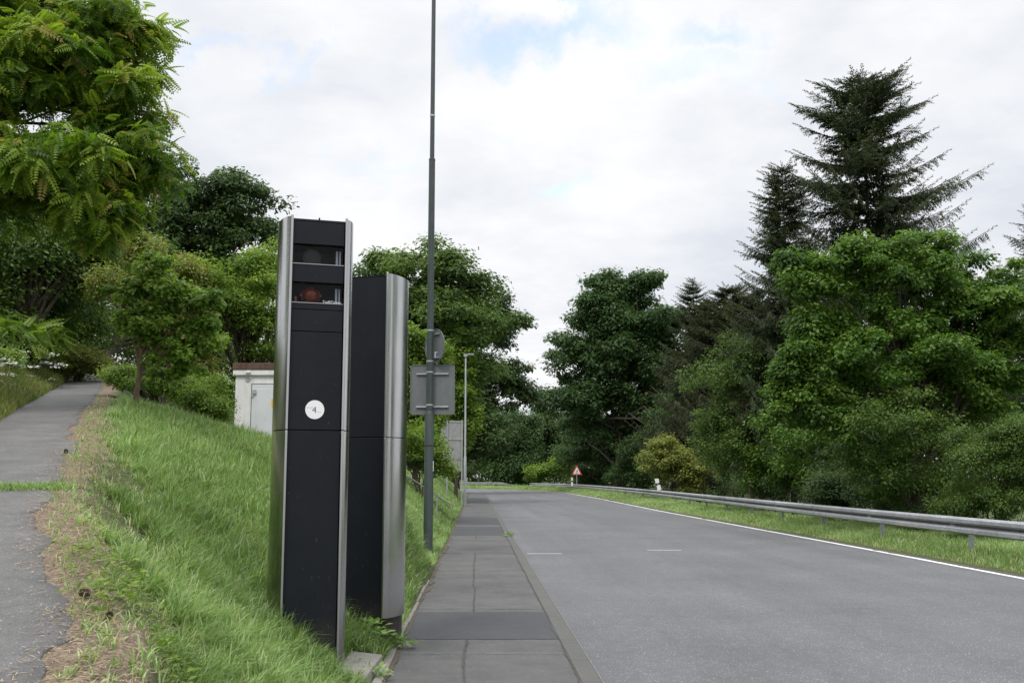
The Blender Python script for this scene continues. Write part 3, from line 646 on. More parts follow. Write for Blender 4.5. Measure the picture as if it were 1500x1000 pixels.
# right verge
bx, by, bl, bw, bb, ba, bv = [[] for _ in range(7)]
def verge(n, y0, y1, lmax, w):
    Y = y0+(y1-y0)*rg.rand(n); X = rx(Y)+.33+rg.rand(n)**.9*4.3; ed = np.clip((X-rx(Y)-.3)/.5, 0, 1); m = n
    L = (.06+(lmax-.06)*rg.rand(m)*(.4+.9*nA(X*1.2, Y*1.2)))*(.35+.65*ed); bx.append(X); by.append(Y); bl.append(L); bw.append(w*(.6+.8*rg.rand(m)))
    bb.append(.2+.7*rg.rand(m)); ba.append(2*PI*rg.rand(m)); vv = .48+.5*(nB(X*.5, Y*.5)-.5)+rg.normal(size=m)*.14+.12*(1-ed); bv.append(np.where(rg.rand(m) < .07+.15*(1-ed), 1., np.clip(vv, 0, .85)))
verge(60000, 13, 38, .30, .006); verge(50000, 38, 80, .32, .011); verge(40000, 80, 175, .4, .022)
Y = 176+70*rg.rand(15000); X = -60+130*rg.rand(15000); k_ = X > rx(Y)+1; bx.append(X[k_]); by.append(Y[k_]); n_ = int(k_.sum()); bl.append(.5*rg.rand(n_)+.1); bw.append(np.full(n_, .04)); bb.append(rg.rand(n_)); ba.append(2*PI*rg.rand(n_)); bv.append(.3+.4*rg.rand(n_))
g_ = blades(*[np.concatenate(a) for a in (bx, by, bl, bw, bb, ba, bv)], 'verge_grass'); tag(g_, 'strip of green grass between the white edge line and the guardrail', 'grass', kind='stuff')
# straw litter along the path edge
n = 48000; Y = 2.6+13*rg.rand(n)**1.3; X = qx(Y)-.18+rg.rand(n)*1.1; kk = rg.rand(n) < np.clip(1.15-np.abs(X-qx(Y)-.32)/.5, 0, 1)*(.25+.9*(nC(X*1.5, Y*1.5) > .35)); X, Y = X[kk], Y[kk]; m = len(X)
zz = np.where(X < qx(Y), zp(Y)+.012, H(X, Y)+.012)
a_ = 2*PI*rg.rand(m); V, F = inst(LEAF[0]*np.array((1, 1, .1)), LEAF[1], np.stack([X, Y, zz-.004+.012*rg.rand(m)], 1), np.stack([np.cos(a_), np.sin(a_), .25*(rg.rand(m)-.3)+.136*np.sin(a_)], 1), np.tile((0, -.136, 1.), (m, 1))+rg.normal(size=(m, 3))*.2, np.stack([.015+.05*rg.rand(m)**2, .005+.004*rg.rand(m), .02+0*X], 1))
g_ = np_mesh('straw_litter', V, F, 'straw', attrs={'v': np.repeat(rg.rand(m)*.95, 4)})
tag(g_, 'dry straw and dead grass scattered along the crumbling path edge', 'straw', kind='stuff')
# weeds on the far side of the path, seedlings in path crack
n = 34000; Y = 12+20*rg.rand(n); X = qx(Y)-pw(Y)+.02-rg.rand(n)**1.2*3.5; L = (.15+.55*nA(X*1.1, Y*1.1)*rg.rand(n)+.2*rg.rand(n))*(.5+.5*np.clip((qx(Y)-pw(Y)-X)/.8, 0, 1))
vv = np.clip(.35+.6*(nB(X*.8, Y*.8)-.5)+rg.normal(size=n)*.17, 0, .85); vv = np.where(rg.rand(n) < .15, 1, vv)
g_ = blades(X, Y, L, .004+.004*rg.rand(n), .2+.6*rg.rand(n), 2*PI*rg.rand(n), vv, 'tall_weeds', 'weed'); tag(g_, 'tall yellowish weeds and grass left of the path below the wire fence', 'weeds', kind='stuff')
n = 2600
d_ = ray(30, 716); yc = 1.15/(.136-d_[2]/d_[1]); yy = yc + 0*rg.rand(n) + rg.normal(size=n)*.06 + .05*np.sin(np.arange(n)); X = qx(yy)-1.5+1.7*rg.rand(n)
g_ = blades(X, yy, .03+.06*rg.rand(n), .0025+.002*rg.rand(n), .3+.7*rg.rand(n), 2*PI*rg.rand(n), np.clip(.45+rg.normal(size=n)*.15, 0, .85), 'crack_grass', 'grass', z=zp(yy)+.01)
tag(g_, 'low green grass growing in a crack across the asphalt path', 'grass', kind='stuff')
# white umbel flowers
pos = []; mbs = MB(); rr_ = random.Random(3)
for i in range(30):
    px = rr_.uniform(-10, 92); py = rr_.uniform(512, 556) + (12 if px < 30 else 0); Y = 18.5+px/92*5+rr_.uniform(-.3, 1.5); c = PY(px, py, Y)
    for k in range(16): pos.append((c[0]+rr_.gauss(0, .075), c[1]+rr_.gauss(0, .075), c[2]+rr_.gauss(0, .014)))
    g0 = gz(c[0], c[1]); mbs.tube([(c[0]+rr_.uniform(-.1, .1), c[1], g0-.02), (c[0]+.02, c[1], (g0+c[2])/2), c], [.005, .004, .003], 4, cap=False)
pos = np.array(pos); N = len(pos); D6 = (np.array([(math.cos(a)*.5, math.sin(a)*.5, .1*(i % 2)) for i, a in enumerate(np.linspace(0, 2*PI, 6, endpoint=False))]), np.array([range(6)]))
V, F = inst(D6[0], D6[1], pos, unit(rg.normal(size=(N, 3))*np.array((1, 1, .2))), np.tile((0, -.35, 1.), (N, 1))+rg.normal(size=(N, 3))*.3, .034+.022*rg.rand(N))
o = np_mesh('wildflowers', V, F, 'petal'); tag(o, 'white flat flower heads on stalks in the weeds left of the path', 'flowers', kind='stuff')
mbs.build('flower_stalks', 'weed'); tag(bpy.data.objects['flower_stalks'], 'green stalks under the white flower heads left of the path', 'flower stalks', kind='stuff')
# fallen cones
def cone(px, py, Y, s_, label):
    x = PY(px, py, Y)[0]; z = max(gz(x, Y), float(zp(Y))*0 + gz(x, Y)); pos = []; ax = []; rr = np.random.RandomState(int(px))
    for i in range(70): t = i/70; a = i*2.4; r_ = .5*math.sin(PI*(.1+.85*t))**.7; pos.append((t*1.3-.65, math.cos(a)*r_*.5, math.sin(a)*r_*.5+.35)); ax.append((.5, math.cos(a), math.sin(a)))
    V, F = inst(LEAF[0]*np.array((.4, .7, 1)), LEAF[1], np.array(pos), np.array(ax), np.array(ax)[:, ::-1]+.1, np.ones(70)); o = np_mesh('pine_cone', V*s_, F, 'cone'); 
    o.location = (x, Y, z+.012); o.rotation_euler = (0, 0, rr.uniform(0, 6)); tag(o, label, 'pine cone', 'fallen cones on the path edge')
cone(125, 871, 4.6, .034, 'dark brown cone on the wet asphalt scrap, uppermost of the two nearest cones')
cone(160, 906, 4.25, .028, 'brown cone lying in the straw, lowest in the photo of the fallen cones')
cone(97, 655, 10.2, .04, 'small dark cone at the path edge, farthest of the fallen cones')

# ------------------------------------------------------------------ the two measuring columns
def tower(name, label, x, y, rot, zbase, ztop, zjoint, zwing, windows):
    t = thing(name, label, 'speed camera', (x, y, zbase), rot); zb = -.25; T = ztop-zbase; J = zjoint-zbase; Wg = (zwing-zbase) if zwing else zb; hw = .213
    low = {'low': lambda c: max(0, 1-(c[2]-.0)/.9)}
    prof = [(.235, -.028), (.268, .012), (.298, .09), (.315, .19), (.320, .29), (.314, .38), (.294, .46), (.262, .53), (.225, .585)]
    from itertools import product
    # finer curve
    P2 = []
    for i in range(len(prof)-1):
        for k in range(3): u = k/3; P2.append((prof[i][0]*(1-u)+prof[i+1][0]*u, prof[i][1]*(1-u)+prof[i+1][1]*u))
    P2.append(prof[-1]); sm = [P2[0]]+[((P2[i-1][0]+P2[i][0]*2+P2[i+1][0])/4, (P2[i-1][1]+P2[i][1]*2+P2[i+1][1])/4) for i in range(1, len(P2)-1)]+[P2[-1]]
    for sg in (-1, 1):
        for z0, z1 in ((Wg, J-.004), (J+.004, T)):
            nz = 16; V = []; F = []; n = len(sm)
            for iz in range(nz+1):
                z = z0+(z1-z0)*iz/nz
                for (a, b) in sm: V.append((sg*a, b, z))
                for (a, b) in sm[::-1]: V.append((sg*(a-.010), b, z))
            m = 2*n
            for iz in range(nz):
                for k in range(m): F.append((iz*m+k, iz*m+(k+1) % m, (iz+1)*m+(k+1) % m, (iz+1)*m+k))
            F.append(tuple(range(m))); F.append(tuple(nz*m+k for k in range(m)))
            w_ = MB().add(V, F).build('side_panel', 'brushed_steel', t, smooth=True, attrs=low)
            x0, x1 = sorted((sg*.217, sg*.2365)); MB().box(x0, x1, -.034, -.006, z0, z1+(.012 if z1 == T else 0)).build('trim', 'steel_trim', w_, bevel=.003)
    fp = lambda a, b, y0=.0: MB().box(-hw, hw, y0, .028, a, b)
    core = MB().box(-.216, .216, .03, .575, (.0 if zwing else zb) if False else zb, (3.19-zbase) if windows else T-.03); core.build('core', 'black_interior', t)
    def seg_box(a, b, nm='front_panel', n=14):      # subdivided so that dirt can gather towards the bottom
        V = []; F = []
        for i in range(n+1):
            z = a+(b-a)*i/n; V += [(-hw, 0, z), (hw, 0, z), (hw, .028, z), (-hw, .028, z)]
        for i in range(n):
            for k in range(4): F.append((i*4+k, i*4+(k+1) % 4, (i+1)*4+(k+1) % 4, (i+1)*4+k))
        F += [(0, 3, 2, 1), tuple(n*4+k for k in range(4))]; return MB().add(V, F).build(nm, 'anthracite', t, bevel=.002, attrs=low)
    if zwing:
        pl = MB().prism([(-.25, .01), (.25, .01), (.285, .12), (.30, .28), (.28, .42), (.22, .56), (-.22, .56), (-.28, .42), (-.30, .28), (-.285, .12)], zb, Wg-.006)
        pl.build('plinth', 'anthracite', t, attrs=low); seg_box(Wg+.0, J-.005)
    else: seg_box(zb, J-.005)
    MB().box(-.21, .21, .578, .60, zb if not zwing else Wg, T-.02).build('back_panel', 'anthracite', t, attrs=low)
    if not windows: up = seg_box(J+.005, T-.012)
    else:
        Z = lambda v: v-zbase
        up = seg_box(J+.005, Z(2.955)); seg_box(Z(2.962), Z(3.14)); seg_box(Z(3.146), Z(3.195))
        seg_box(Z(3.375), Z(3.525), 'window_bar'); seg_box(Z(3.70), T-.035, 'top_band')
        MB().box(-.216, .216, .32, .575, Z(3.19), T-.03).build('back_wall', 'black_interior', t)
        MB().box(-.216, .216, .03, .32, Z(3.70), T-.032).box(-.216, .216, .03, .32, Z(3.40), Z(3.52)).box(-.216, .216, .03, .32, Z(3.17), Z(3.189)).build('shelf', 'black_interior', t)
        for z0, z1, nm in ((3.529, 3.695, 'camera_window'), (3.199, 3.371, 'flash_window')):
            wdw = MB().box(-.212, .212, .036, .040, Z(z0), Z(z1)).build(nm, 'window_glass', t)
            MB().box(-hw, hw, -.004, .030, Z(z0)-.002, Z(z0)+.003).build('sill', 'steel_trim', wdw)
            MB().box(.150, .168, .045, .06, Z(z0)+.004, Z(z1)-.035).box(.178, .192, .045, .06, Z(z0)+.004, Z(z1)-.035).build('reflector', 'reflection_and_reflector', wdw)  # pale bars painted as reflections on the inner side wall
        zc = Z(3.605); m = MB()
        m.add(*cyl_y(-.045, zc, .078, .10, .30, 32)); m.build('camera_lens', 'sign_black', t, smooth=True)
        ln = MB().add(*cyl_y(-.045, zc, .058, .093, .12, 32)).build('lens', 'lens_glass', t)
        MB().box(-.212, .212, .312, .318, Z(3.53), Z(3.695)).build('window_backing', 'window_backing', t)
        zc = Z(3.285); m = MB(); V = []; F = []; n = 28
        for i in range(9):
            r_ = .074*math.cos(i/8*PI/2*.98); yy = .13-.06*math.sin(i/8*PI/2)
            for k in range(n): V.append((-.045+r_*math.cos(2*PI*k/n), yy, zc+r_*math.sin(2*PI*k/n)))
        for i in range(8):
            for k in range(n): F.append((i*n+k, i*n+(k+1) % n, (i+1)*n+(k+1) % n, (i+1)*n+k))
        F.append(tuple(8*n+k for k in range(n)))
        fl = m.add(V, F).build('flash_lamp', 'red_filter', t, smooth=True)
        MB().box(-.135, -.115, .12, .14, zc-.012, zc+.012).box(.028, .045, .12, .14, zc-.012, zc+.012).box(-.045-.074, -.045+.074, .131, .30, zc-.04, zc+.04).build('lamp_mount', 'red_filter', fl)
        MB().box(-.18, -.165, .08, .09, zc-.08, zc-.02).build('cable', 'red_filter', fl)
        text_mesh('lettering', 'TraffiTower', .032, 'lettering_white', t, (.045, .0335, Z(3.208)))
        st = MB().slab(circ(.0, Z(2.31), .0775, 40), -.0022, .0).build('sticker', 'sticker_white', t)
        text_mesh('numeral', '4', .074, 'sticker_print', st, (-.022, -.0024, Z(2.283)), extrude=.0003)
        text_mesh('print', 'darmstadt', .013, 'print_faint', st, (-.066, -.0024, Z(2.322)), extrude=.0003)
        text_mesh('print', 'online', .013, 'print_faint', st, (.018, -.0024, Z(2.287)), extrude=.0003)
    cp = MB().prism([(-.222, .0), (.222, .0), (.30, .2), (.305, .33), (.28, .47), (.215, .575), (-.215, .575), (-.28, .47), (-.305, .33), (-.30, .2)], T-.03, T-.012).build('top_cap', 'anthracite', t, attrs=low)
    if windows: MB().tube([(.02, .2, T-.015), (.02, .2, T+.055)], .007, 8).build('aerial', 'anthracite', cp)
    return t
def cyl_y(cx, cz, r_, y0, y1, n):
    V = [(cx+r_*math.cos(2*PI*k/n), y, cz+r_*math.sin(2*PI*k/n)) for y in (y0, y1) for k in range(n)]
    return V, [tuple(range(n)), tuple(range(2*n-1, n-1, -1))]+[((k+1) % n, k, n+k, n+(k+1) % n) for k in range(n)]
s = NT('window_backing'); s.base((.018, .021, .020)); s.p(Roughness=.5)
tx = PY(462, 630, 8.5)[0]
tower('speed_camera_column', 'dark column with brushed steel sides, two windows with lens and red flash, white round sticker', tx, 8.45, R(17), .30, 3.925, 2.14, None, True)
tx2 = PY(529, 640, 10.3)[0]+.045
tower('speed_camera_column', 'plain dark column without windows, brushed steel side and dark plinth, standing behind the first', tx2, 10.2, R(-12), .25, 3.79, 2.15, .41, False)
o = MB(); o.add([(-1.42, 8.32, -.2), (-1.14, 8.28, -.2), (-1.13, 9.3, -.2), (-1.42, 9.3, -.2), (-1.41, 8.35, .235), (-1.155, 8.32, .20), (-1.14, 9.3, .215), (-1.42, 9.3, .245)], [(0,3,2,1),(4,5,6,7),(0,1,5,4),(1,2,6,5),(2,3,7,6),(3,0,4,7)])
tag(o.build('concrete_block', 'concrete', bevel=.012), 'weathered concrete slab lying between the front column and the pavement', 'concrete block')

# ------------------------------------------------------------------ lamp post with two traffic signs seen from behind
def zat(py, Y): return PY(750, py, Y)[2]
Yp = 22.5; xp = PY(627, 790, Yp)[0]; z0 = gz(xp, Yp)
lp_ = thing('street_lamp', 'tall dark green tapering lamp post carrying a round and a square sign', 'lamp post', (xp, Yp, z0))
a, b, c = zat(607, Yp)-z0, zat(235, Yp)-z0, 13.6
MB().tube([(0, 0, -.4), (0, 0, a), (0, 0, a+.07)], [.103, .100, .075], 20).tube([(0, 0, a+.06), (0, 0, b)], [.075, .071], 20).tube([(0, 0, b-.01), (0, 0, b+.03), (0, 0, b+.035)], [.075, .075, .05], 20).tube([(0, 0, b+.02), (0, 0, c)], [.052, .045], 16).build('pole', 'green_paint', lp_, smooth=True)
MB().tube([(0, 0, zat(652, Yp)-z0-.02), (0, 0, zat(652, Yp)-z0)], [.1035, .1035], 20).build('collar', 'black_interior', lp_)
MB().box(.095, .105, -.035, -.0, zat(690, Yp)-z0, zat(675, Yp)-z0).build('tag', 'sticker_white', lp_)
MB().tube([(0, 0, zat(171, Yp)-z0), (0, 0, zat(171, Yp)-z0+.04)], .058, 12).build('bracket', 'galvanised', lp_)
hd = MB().tube([(0, 0, c), (.3, .1, c+.25), (1.2, .3, c+.3)], [.045, .04, .035], 10).build('arm', 'green_paint', lp_, smooth=True)
MB().box(1.1, 1.8, .2, .45, c+.22, c+.36).build('lamp_head', 'green_paint', hd, bevel=.03)
# round sign
zc = zat(506, Yp); sg = thing('round_sign', 'grey back of a round traffic sign turned edgewise on the green lamp post', 'traffic sign', (xp+.10, Yp+.115, zc), R(-52))
MB().slab(circ(0, 0, .385, 48), -.006, .006).build('sign_plate', 'sign_back', sg)
V = [(x, y, z) for r_ in (.372, .39) for (x, z) in circ(0, 0, r_, 48) for y in (-.016, -.005)]; rim = MB(); n = 48
for k in range(n):
    k2 = (k+1) % n; a0, a1, b0, b1 = 2*k, 2*k+1, 2*n+2*k, 2*n+2*k+1; c0, c1, d0, d1 = 2*k2, 2*k2+1, 2*n+2*k2, 2*n+2*k2+1
    rim.f += [(a0, c0, d0, b0), (b0, d0, d1, b1), (a0, a1, c1, c0)]
rim.v = V; rim.build('rim', 'sign_back', sg)
MB().slab(circ(0, 0, .380, 48), .006, .008).build('sign_face', 'sign_white', sg)
st = MB().box(.0, .10, -.011, -.009, -.25, -.13).build('sticker', 'sticker_white', sg); MB().box(.06, .10, -.0125, -.0112, -.25, -.15).build('sticker_mark', 'sticker_blue', st)
for zz in (.25, -.28): MB().box(-.2, .2, -.04, -.008, zz, zz+.025).build('bracket', 'galvanised', sg)
# square sign
xa, za = PY(600.5, 571, Yp+.1)[0], zat(607, Yp+.1); xb, zb_ = PY(666.5, 571, Yp+.1)[0], zat(534, Yp+.1)
sq = thing('square_sign', 'large grey back of a square traffic sign with rounded corners on the green lamp post', 'traffic sign', ((xa+xb)/2, Yp+.125, (za+zb_)/2), R(-6))
w = (xb-xa)/2; h = (zb_-za)/2
MB().slab(rrect(-w, w, -h, h, .07), -.005, .005).build('sign_plate', 'sign_back', sq); MB().slab(rrect(-w+.01, w-.01, -h+.01, h-.01, .06), .005, .007).build('sign_face', 'sign_white', sq)
edge = MB(); o_ = rrect(-w, w, -h, h, .07); i_ = rrect(-w+.014, w-.014, -h+.014, h-.014, .058); n = len(o_)
edge.v = [(x, -.018, z) for x, z in o_]+[(x, -.018, z) for x, z in i_]+[(x, -.004, z) for x, z in o_]+[(x, -.004, z) for x, z in i_]
for k in range(n): k2 = (k+1) % n; edge.f += [(k, k2, n+k2, n+k), (k, 2*n+k, 2*n+k2, k2), (n+k, n+k2, 3*n+k2, 3*n+k)]
edge.build('rim', 'sign_back', sq)
for zz in (.38*h*2-.02-.07, -.36*h*2): MB().box(-.36, .36, -.045, -.006, zz, zz+.03).build('bracket', 'galvanised', sq, bevel=.004)
# bands round the post
for py in (484, 529, 545, 593): MB().tube([(0, 0, zat(py, Yp)-z0-.015), (0, 0, zat(py, Yp)-z0+.015)], .079, 20).build('clamp', 'galvanised', lp_)
# ------------------------------------------------------------------ slim far lamp and large sign back
Y = 62; x = PY(681, 728, Y)[0]; z0 = gz(x, Y); f = thing('street_lamp', 'slim pale grey lamp post with short arm far down the pavement', 'lamp post', (x, Y, z0)); zt = zat(519, Y)-z0; zm = zat(670, Y)-z0
MB().tube([(0, 0, -.3), (0, 0, zm), (0, 0, zm+.1), (0, 0, zt)], [.09, .085, .06, .045], 12).build('pole', 'pole_grey', f, smooth=True)
am = MB().tube([(0, 0, zt-.05), (.15, 0, zt), (.5, 0, zt+.02)], .035, 8).build('arm', 'pole_grey', f); MB().box(-.12, .1, -.1, .1, zt-.14, zt+.02).box(.15, .5, -.08, .08, zt-.03, zt+.05).build('lamp_head', 'galvanised', am)
Y = 60; x0, x1 = PY(645, 640, Y)[0], PY(678, 640, Y)[0]; sb = thing('direction_sign', 'tall pale back of a direction sign board in three panels on two posts', 'road sign', ((x0+x1)/2, Y, gz((x0+x1)/2, Y)), R(8)); zb0 = sb.location[2]; w = (x1-x0)/2
for a, b in ((616, 642.5), (643.5, 670), (671, 690)): MB().box(-w, w, .0, .03, zat(b, Y)-zb0, zat(a, Y)-zb0).build('board', 'sign_back_pale', sb)
for xx in (-w*.38, w-.05): MB().tube([(xx, -.05, -.6), (xx, -.05, zat(615, Y)-zb0)], .045, 8).build('post', 'galvanised', sb)
for py in (617, 643, 671): MB().box(-w-.02, w+.02, -.03, .0, zat(py, Y)-zb0-.04, zat(py, Y)-zb0+.02).build('brace', 'galvanised', sb)
# ------------------------------------------------------------------ hand rail down the bank
p0, p1, p2 = PY(575, 683, 32.4), PY(640, 725, 35), PY(665, 741, 35.6)
hr = thing('handrail', 'thin pale handrail sloping down the grassy bank beside hidden steps', 'handrail', (p1[0], p1[1], gz(p1[0], p1[1]))); L_ = hr.location
loc = lambda p: (p[0]-L_[0], p[1]-L_[1], p[2]-L_[2])
MB().tube([loc(p0), loc(p1), loc(p2)], .022, 8).build('rail', 'galvanised', hr, smooth=True)
for p in (p1, p0): g0 = gz(p[0], p[1]); MB().tube([loc((p[0], p[1], g0-.2)), loc((p[0], p[1], p[2]-.02))], .022, 8).build('post', 'galvanised', hr, smooth=True)
# ------------------------------------------------------------------ white transformer house behind the crest
Y = 22.5; bl_ = thing('transformer_house', 'small white rendered utility house with flat brown roof edge half hidden behind the columns', 'utility building', (0, Y, 0)); x0 = PY(343.5, 600, Y)[0]; x1 = x0+2.9; zt = zat(545, Y); zg = .6
MB().box(x0, x1, 0, 2.6, zg, zt).build('wall', 'plaster', bl_, bevel=.01)
rf = MB().box(x0-.06, x1+.06, -.07, 2.67, zat(544, Y)+.035, zat(532, Y)).build('roof', 'roof_rust', bl_, bevel=.01)
MB().box(x0-.05, x1+.05, -.055, 2.65, zt-.07, zat(544, Y)+.032).build('gutter', 'galvanised_light', rf) if False else MB().box(x0-.05, x1+.05, -.055, 2.65, zt-.07, zat(544, Y)+.032).build('gutter', 'plaster', rf, bevel=.01)
MB().box(x0+.24, x0+.34, -.10, -.056, zt-.02, zt+.03).build('bracket', 'sticker_white', rf)
MB().slab(circ(PY(363, 556, Y)[0], zat(556, Y), .055, 20), -.012, -.001).build('vent', 'galvanised', bl_)
xd = PY(368.5, 600, Y)[0]; zd = zat(563, Y)
MB().box(xd-.02, xd+1.55, -.002, .05, zg+.1, zd+.02).build('door_frame', 'black_interior', bl_)
dr = MB().box(xd, xd+.75, -.03, -.004, zg+.12, zd).box(xd+.757, xd+1.52, -.03, -.004, zg+.12, zd).build('door', 'door_paint', bl_, bevel=.006)
MB().box(xd+.10, xd+.66, -.037, -.031, zg+.3, zd-.1).build('door_panel', 'door_paint', dr, bevel=.004)
MB().box(xd+.02, xd+.10, -.06, -.031, zat(577, Y), zat(571, Y)).box(xd+.0, xd+.04, -.055, -.031, zat(581, Y), zat(576, Y)).build('handle', 'galvanised', dr)
xs_ = PY(398, 590, Y)[0]; ws = MB().box(xs_, xs_+.2, -.042, -.038, zat(596, Y), zat(584, Y)).build('warning_plate', 'yellow_sign', dr)
zz = (zat(596, Y)+zat(584, Y))/2; MB().slab([(xs_+.03, zz-.06), (xs_+.05, zz-.06), (xs_+.12, zz+.01), (xs_+.1, zz+.01), (xs_+.13, zz+.07), (xs_+.06, zz+.0), (xs_+.08, zz+.0)], -.045, -.0425).build('lightning_mark', 'sign_black', ws)
# ------------------------------------------------------------------ guardrails
def guardrail(label, pts, seed, post_gap=5.4, y_start=None, posts_at=None):
    """pts: x, y, ztop, zground along the line; profile bulges to the left (road) side"""
    pts = np.array(pts, float); d = np.r_[0, np.cumsum(np.linalg.norm(np.diff(pts[:, :2], axis=0), axis=1))]; n = int(d[-1]/1.35)+1; S = np.linspace(0, d[-1], n)
    Q = np.stack([np.interp(S, d, pts[:, i]) for i in range(4)], 1)
    for _ in range(3): Q[1:-1, 0] = (Q[:-2, 0]+2*Q[1:-1, 0]+Q[2:, 0])/4; Q[1:-1, 1] = (Q[:-2, 1]+2*Q[1:-1, 1]+Q[2:, 1])/4
    root = thing('guardrail', label, 'guardrail', (Q[0, 0], Q[0, 1], Q[0, 3])); O = np.array((Q[0, 0], Q[0, 1], Q[0, 3])); rnd = random.Random(seed)
    T = np.gradient(Q[:, :2], axis=0); T /= np.linalg.norm(T, axis=1)[:, None]; Nn = np.stack([-T[:, 1], T[:, 0]], 1)
    pr = [(0, 0), (.05, -.012), (.088, -.045), (.088, -.115), (.03, -.15), (.004, -.17), (.004, -.205), (.03, -.225), (.088, -.26), (.088, -.335), (.05, -.365), (0, -.375)]
    full = pr + [(a-.005, b) for a, b in pr[::-1]]
    def sweep(i0, i1, off, m, sel, mat, nm, par, u0=0, u1=0):
        V = []; F = []
        for i in range(i0, i1+1):
            for a, b in sel: p = Q[i, :2]+Nn[i]*(a+off)-O[:2]; V.append((p[0], p[1], Q[i, 2]+b-O[2]))
        k = len(sel)
        for i in range(i1-i0):
            for j in range(k): F.append((i*k+j, i*k+(j+1) % k, (i+1)*k+(j+1) % k, (i+1)*k+j))
        F.append(tuple(range(k))); F.append(tuple((i1-i0)*k+j for j in range(k))); m.add(V, F)
    m = MB(); sweep(0, n-1, 0, m, full, None, None, None)
    for i in range(2, n-2, 4):     # lapped joints
        V = []; F = []; k = len(full); t0, t1 = .0, .2
        for t_ in (0., .22):
            for a, b in full:
                b2 = b*1.0; q_ = Q[i]*(1-t_)+Q[i+1]*t_; p = q_[:2]+Nn[i]*(a*1.0+.005)-O[:2]; V.append((p[0], p[1], q_[2]+b2+.003-O[2]))
        for j in range(k): F.append((j, (j+1) % k, k+(j+1) % k, k+j))
        F.append(tuple(range(k))); F.append(tuple(k+j for j in range(k))); m.add(V, F)
    bolts_end = 1
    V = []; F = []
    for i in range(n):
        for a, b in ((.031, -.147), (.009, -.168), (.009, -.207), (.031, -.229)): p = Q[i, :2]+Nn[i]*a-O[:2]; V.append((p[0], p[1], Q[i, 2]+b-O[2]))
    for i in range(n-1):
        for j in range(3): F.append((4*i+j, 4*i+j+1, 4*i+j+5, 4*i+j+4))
    valley_shade = MB().add(V, F)  # dark strip laid in the valley as painted shade
    for i in range(2, n-2, 4):
        for zz in (-.08, -.30):
            for t_ in (.05, .14): q_ = Q[i]*(1-t_)+Q[i+1]*t_; p = q_[:2]+Nn[i]*.096-O[:2]; m.box(p[0]-.012, p[0]+.012, p[1]-.014, p[1]+.014, q_[2]+zz-.014-O[2], q_[2]+zz+.014-O[2])
    rl = m.build('rail', 'galvanised', root, smooth=False); valley_shade.build('valley_shade', 'rail_valley_shade', rl)
    s_ = np.arange(2.2, d[-1]-.5, post_gap) if posts_at is None else posts_at
    for s0 in s_:
        q_ = np.array([np.interp(s0, S, Q[:, i]) for i in range(4)]); t_ = np.array([np.interp(s0, S, T[:, i]) for i in range(2)]); a = math.atan2(t_[1], t_[0]); nv = np.array((-t_[1], t_[0]))
        c = q_[:2]-nv*.055; po = MB().box(-.035, .035, -.05, .05, -.3, q_[2]-q_[3]-.06).box(-.045, .045, .05, .056, q_[2]-q_[3]-.32, q_[2]-q_[3]-.06).build('post', 'galvanised', root); po.location = (c[0]-O[0], c[1]-O[1], q_[3]-O[2]); po.rotation_euler = (0, 0, a+PI*0)
    return root
guardrail('long steel guardrail with double rail following the right side of the road', [(10.75, -6, .88, .1), (10.3, 18, .88, .1), (10.15, 24, .88, .1), (10.1, 33, .88, .1), (10.3, 44, .87, .12), (10.5, 75, .89, .15), (9.95, 105, .92, .2), (8.5, 128, .98, .26), (6.2, 145, .99, .26), (2.8, 160, 1.0, .26)], 1)
a = PY(750, 709, 188); b = PY(737, 706.5, 184); c = PY(680, 706.5, 190); d_ = PY(560, 706, 215)
guardrail('short straight guardrail with sloping end across the bend', [(a[0]+.3, a[1], .45, .1), (b[0], b[1], 1.0, .22), (c[0], c[1], 1.0, .2), (d_[0], d_[1], 1.0, .2)], 2)
# warning triangle
Y = 128.5; x = PY(845, 700, Y)[0]+.0; z0 = gz(x, Y)
ws = thing('warning_sign', 'red bordered white warning triangle on a thin post behind the guardrail', 'traffic sign', (x, Y, z0)); zb0 = zat(695.3, Y)-z0; zt = zat(681, Y)-z0
MB().tube([(0, .04, -.3), (0, .04, zt-.2)], .05, 8).build('post', 'galvanised', ws)
def tri(w, z0_, z1_, r=.05): return [(-w, z0_), (w, z0_), (w-.02, z0_+.08), (.05, z1_), (-.05, z1_), (-w+.02, z0_+.08)]
pl = MB().slab(tri(.66, zb0, zt), -.012, .0).build('sign_plate', 'sign_red', ws); MB().slab(tri(.44, zb0+.12, zt-.27), -.016, -.0125).build('sign_face', 'sign_white', pl)
m = MB(); zc = zb0+.16
m.slab([(-.02, zc+.16), (.06, zc+.16), (.08, zc+.36), (-.0, zc+.38)], -.02, -.0165).slab([(-.02, zc+.16), (-.16, zc), (-.09, zc), (.04, zc+.14)], -.02, -.0165).slab([(.02, zc+.16), (.12, zc), (.18, zc), (.07, zc+.16)], -.0205, -.0168).slab(circ(.05, zc+.43, .045, 10), -.02, -.0165).slab([(-.12, zc+.27), (.16, zc+.25), (.16, zc+.29), (-.12, zc+.31)], -.0215, -.017)
m.build('pictogram', 'sign_black', pl)
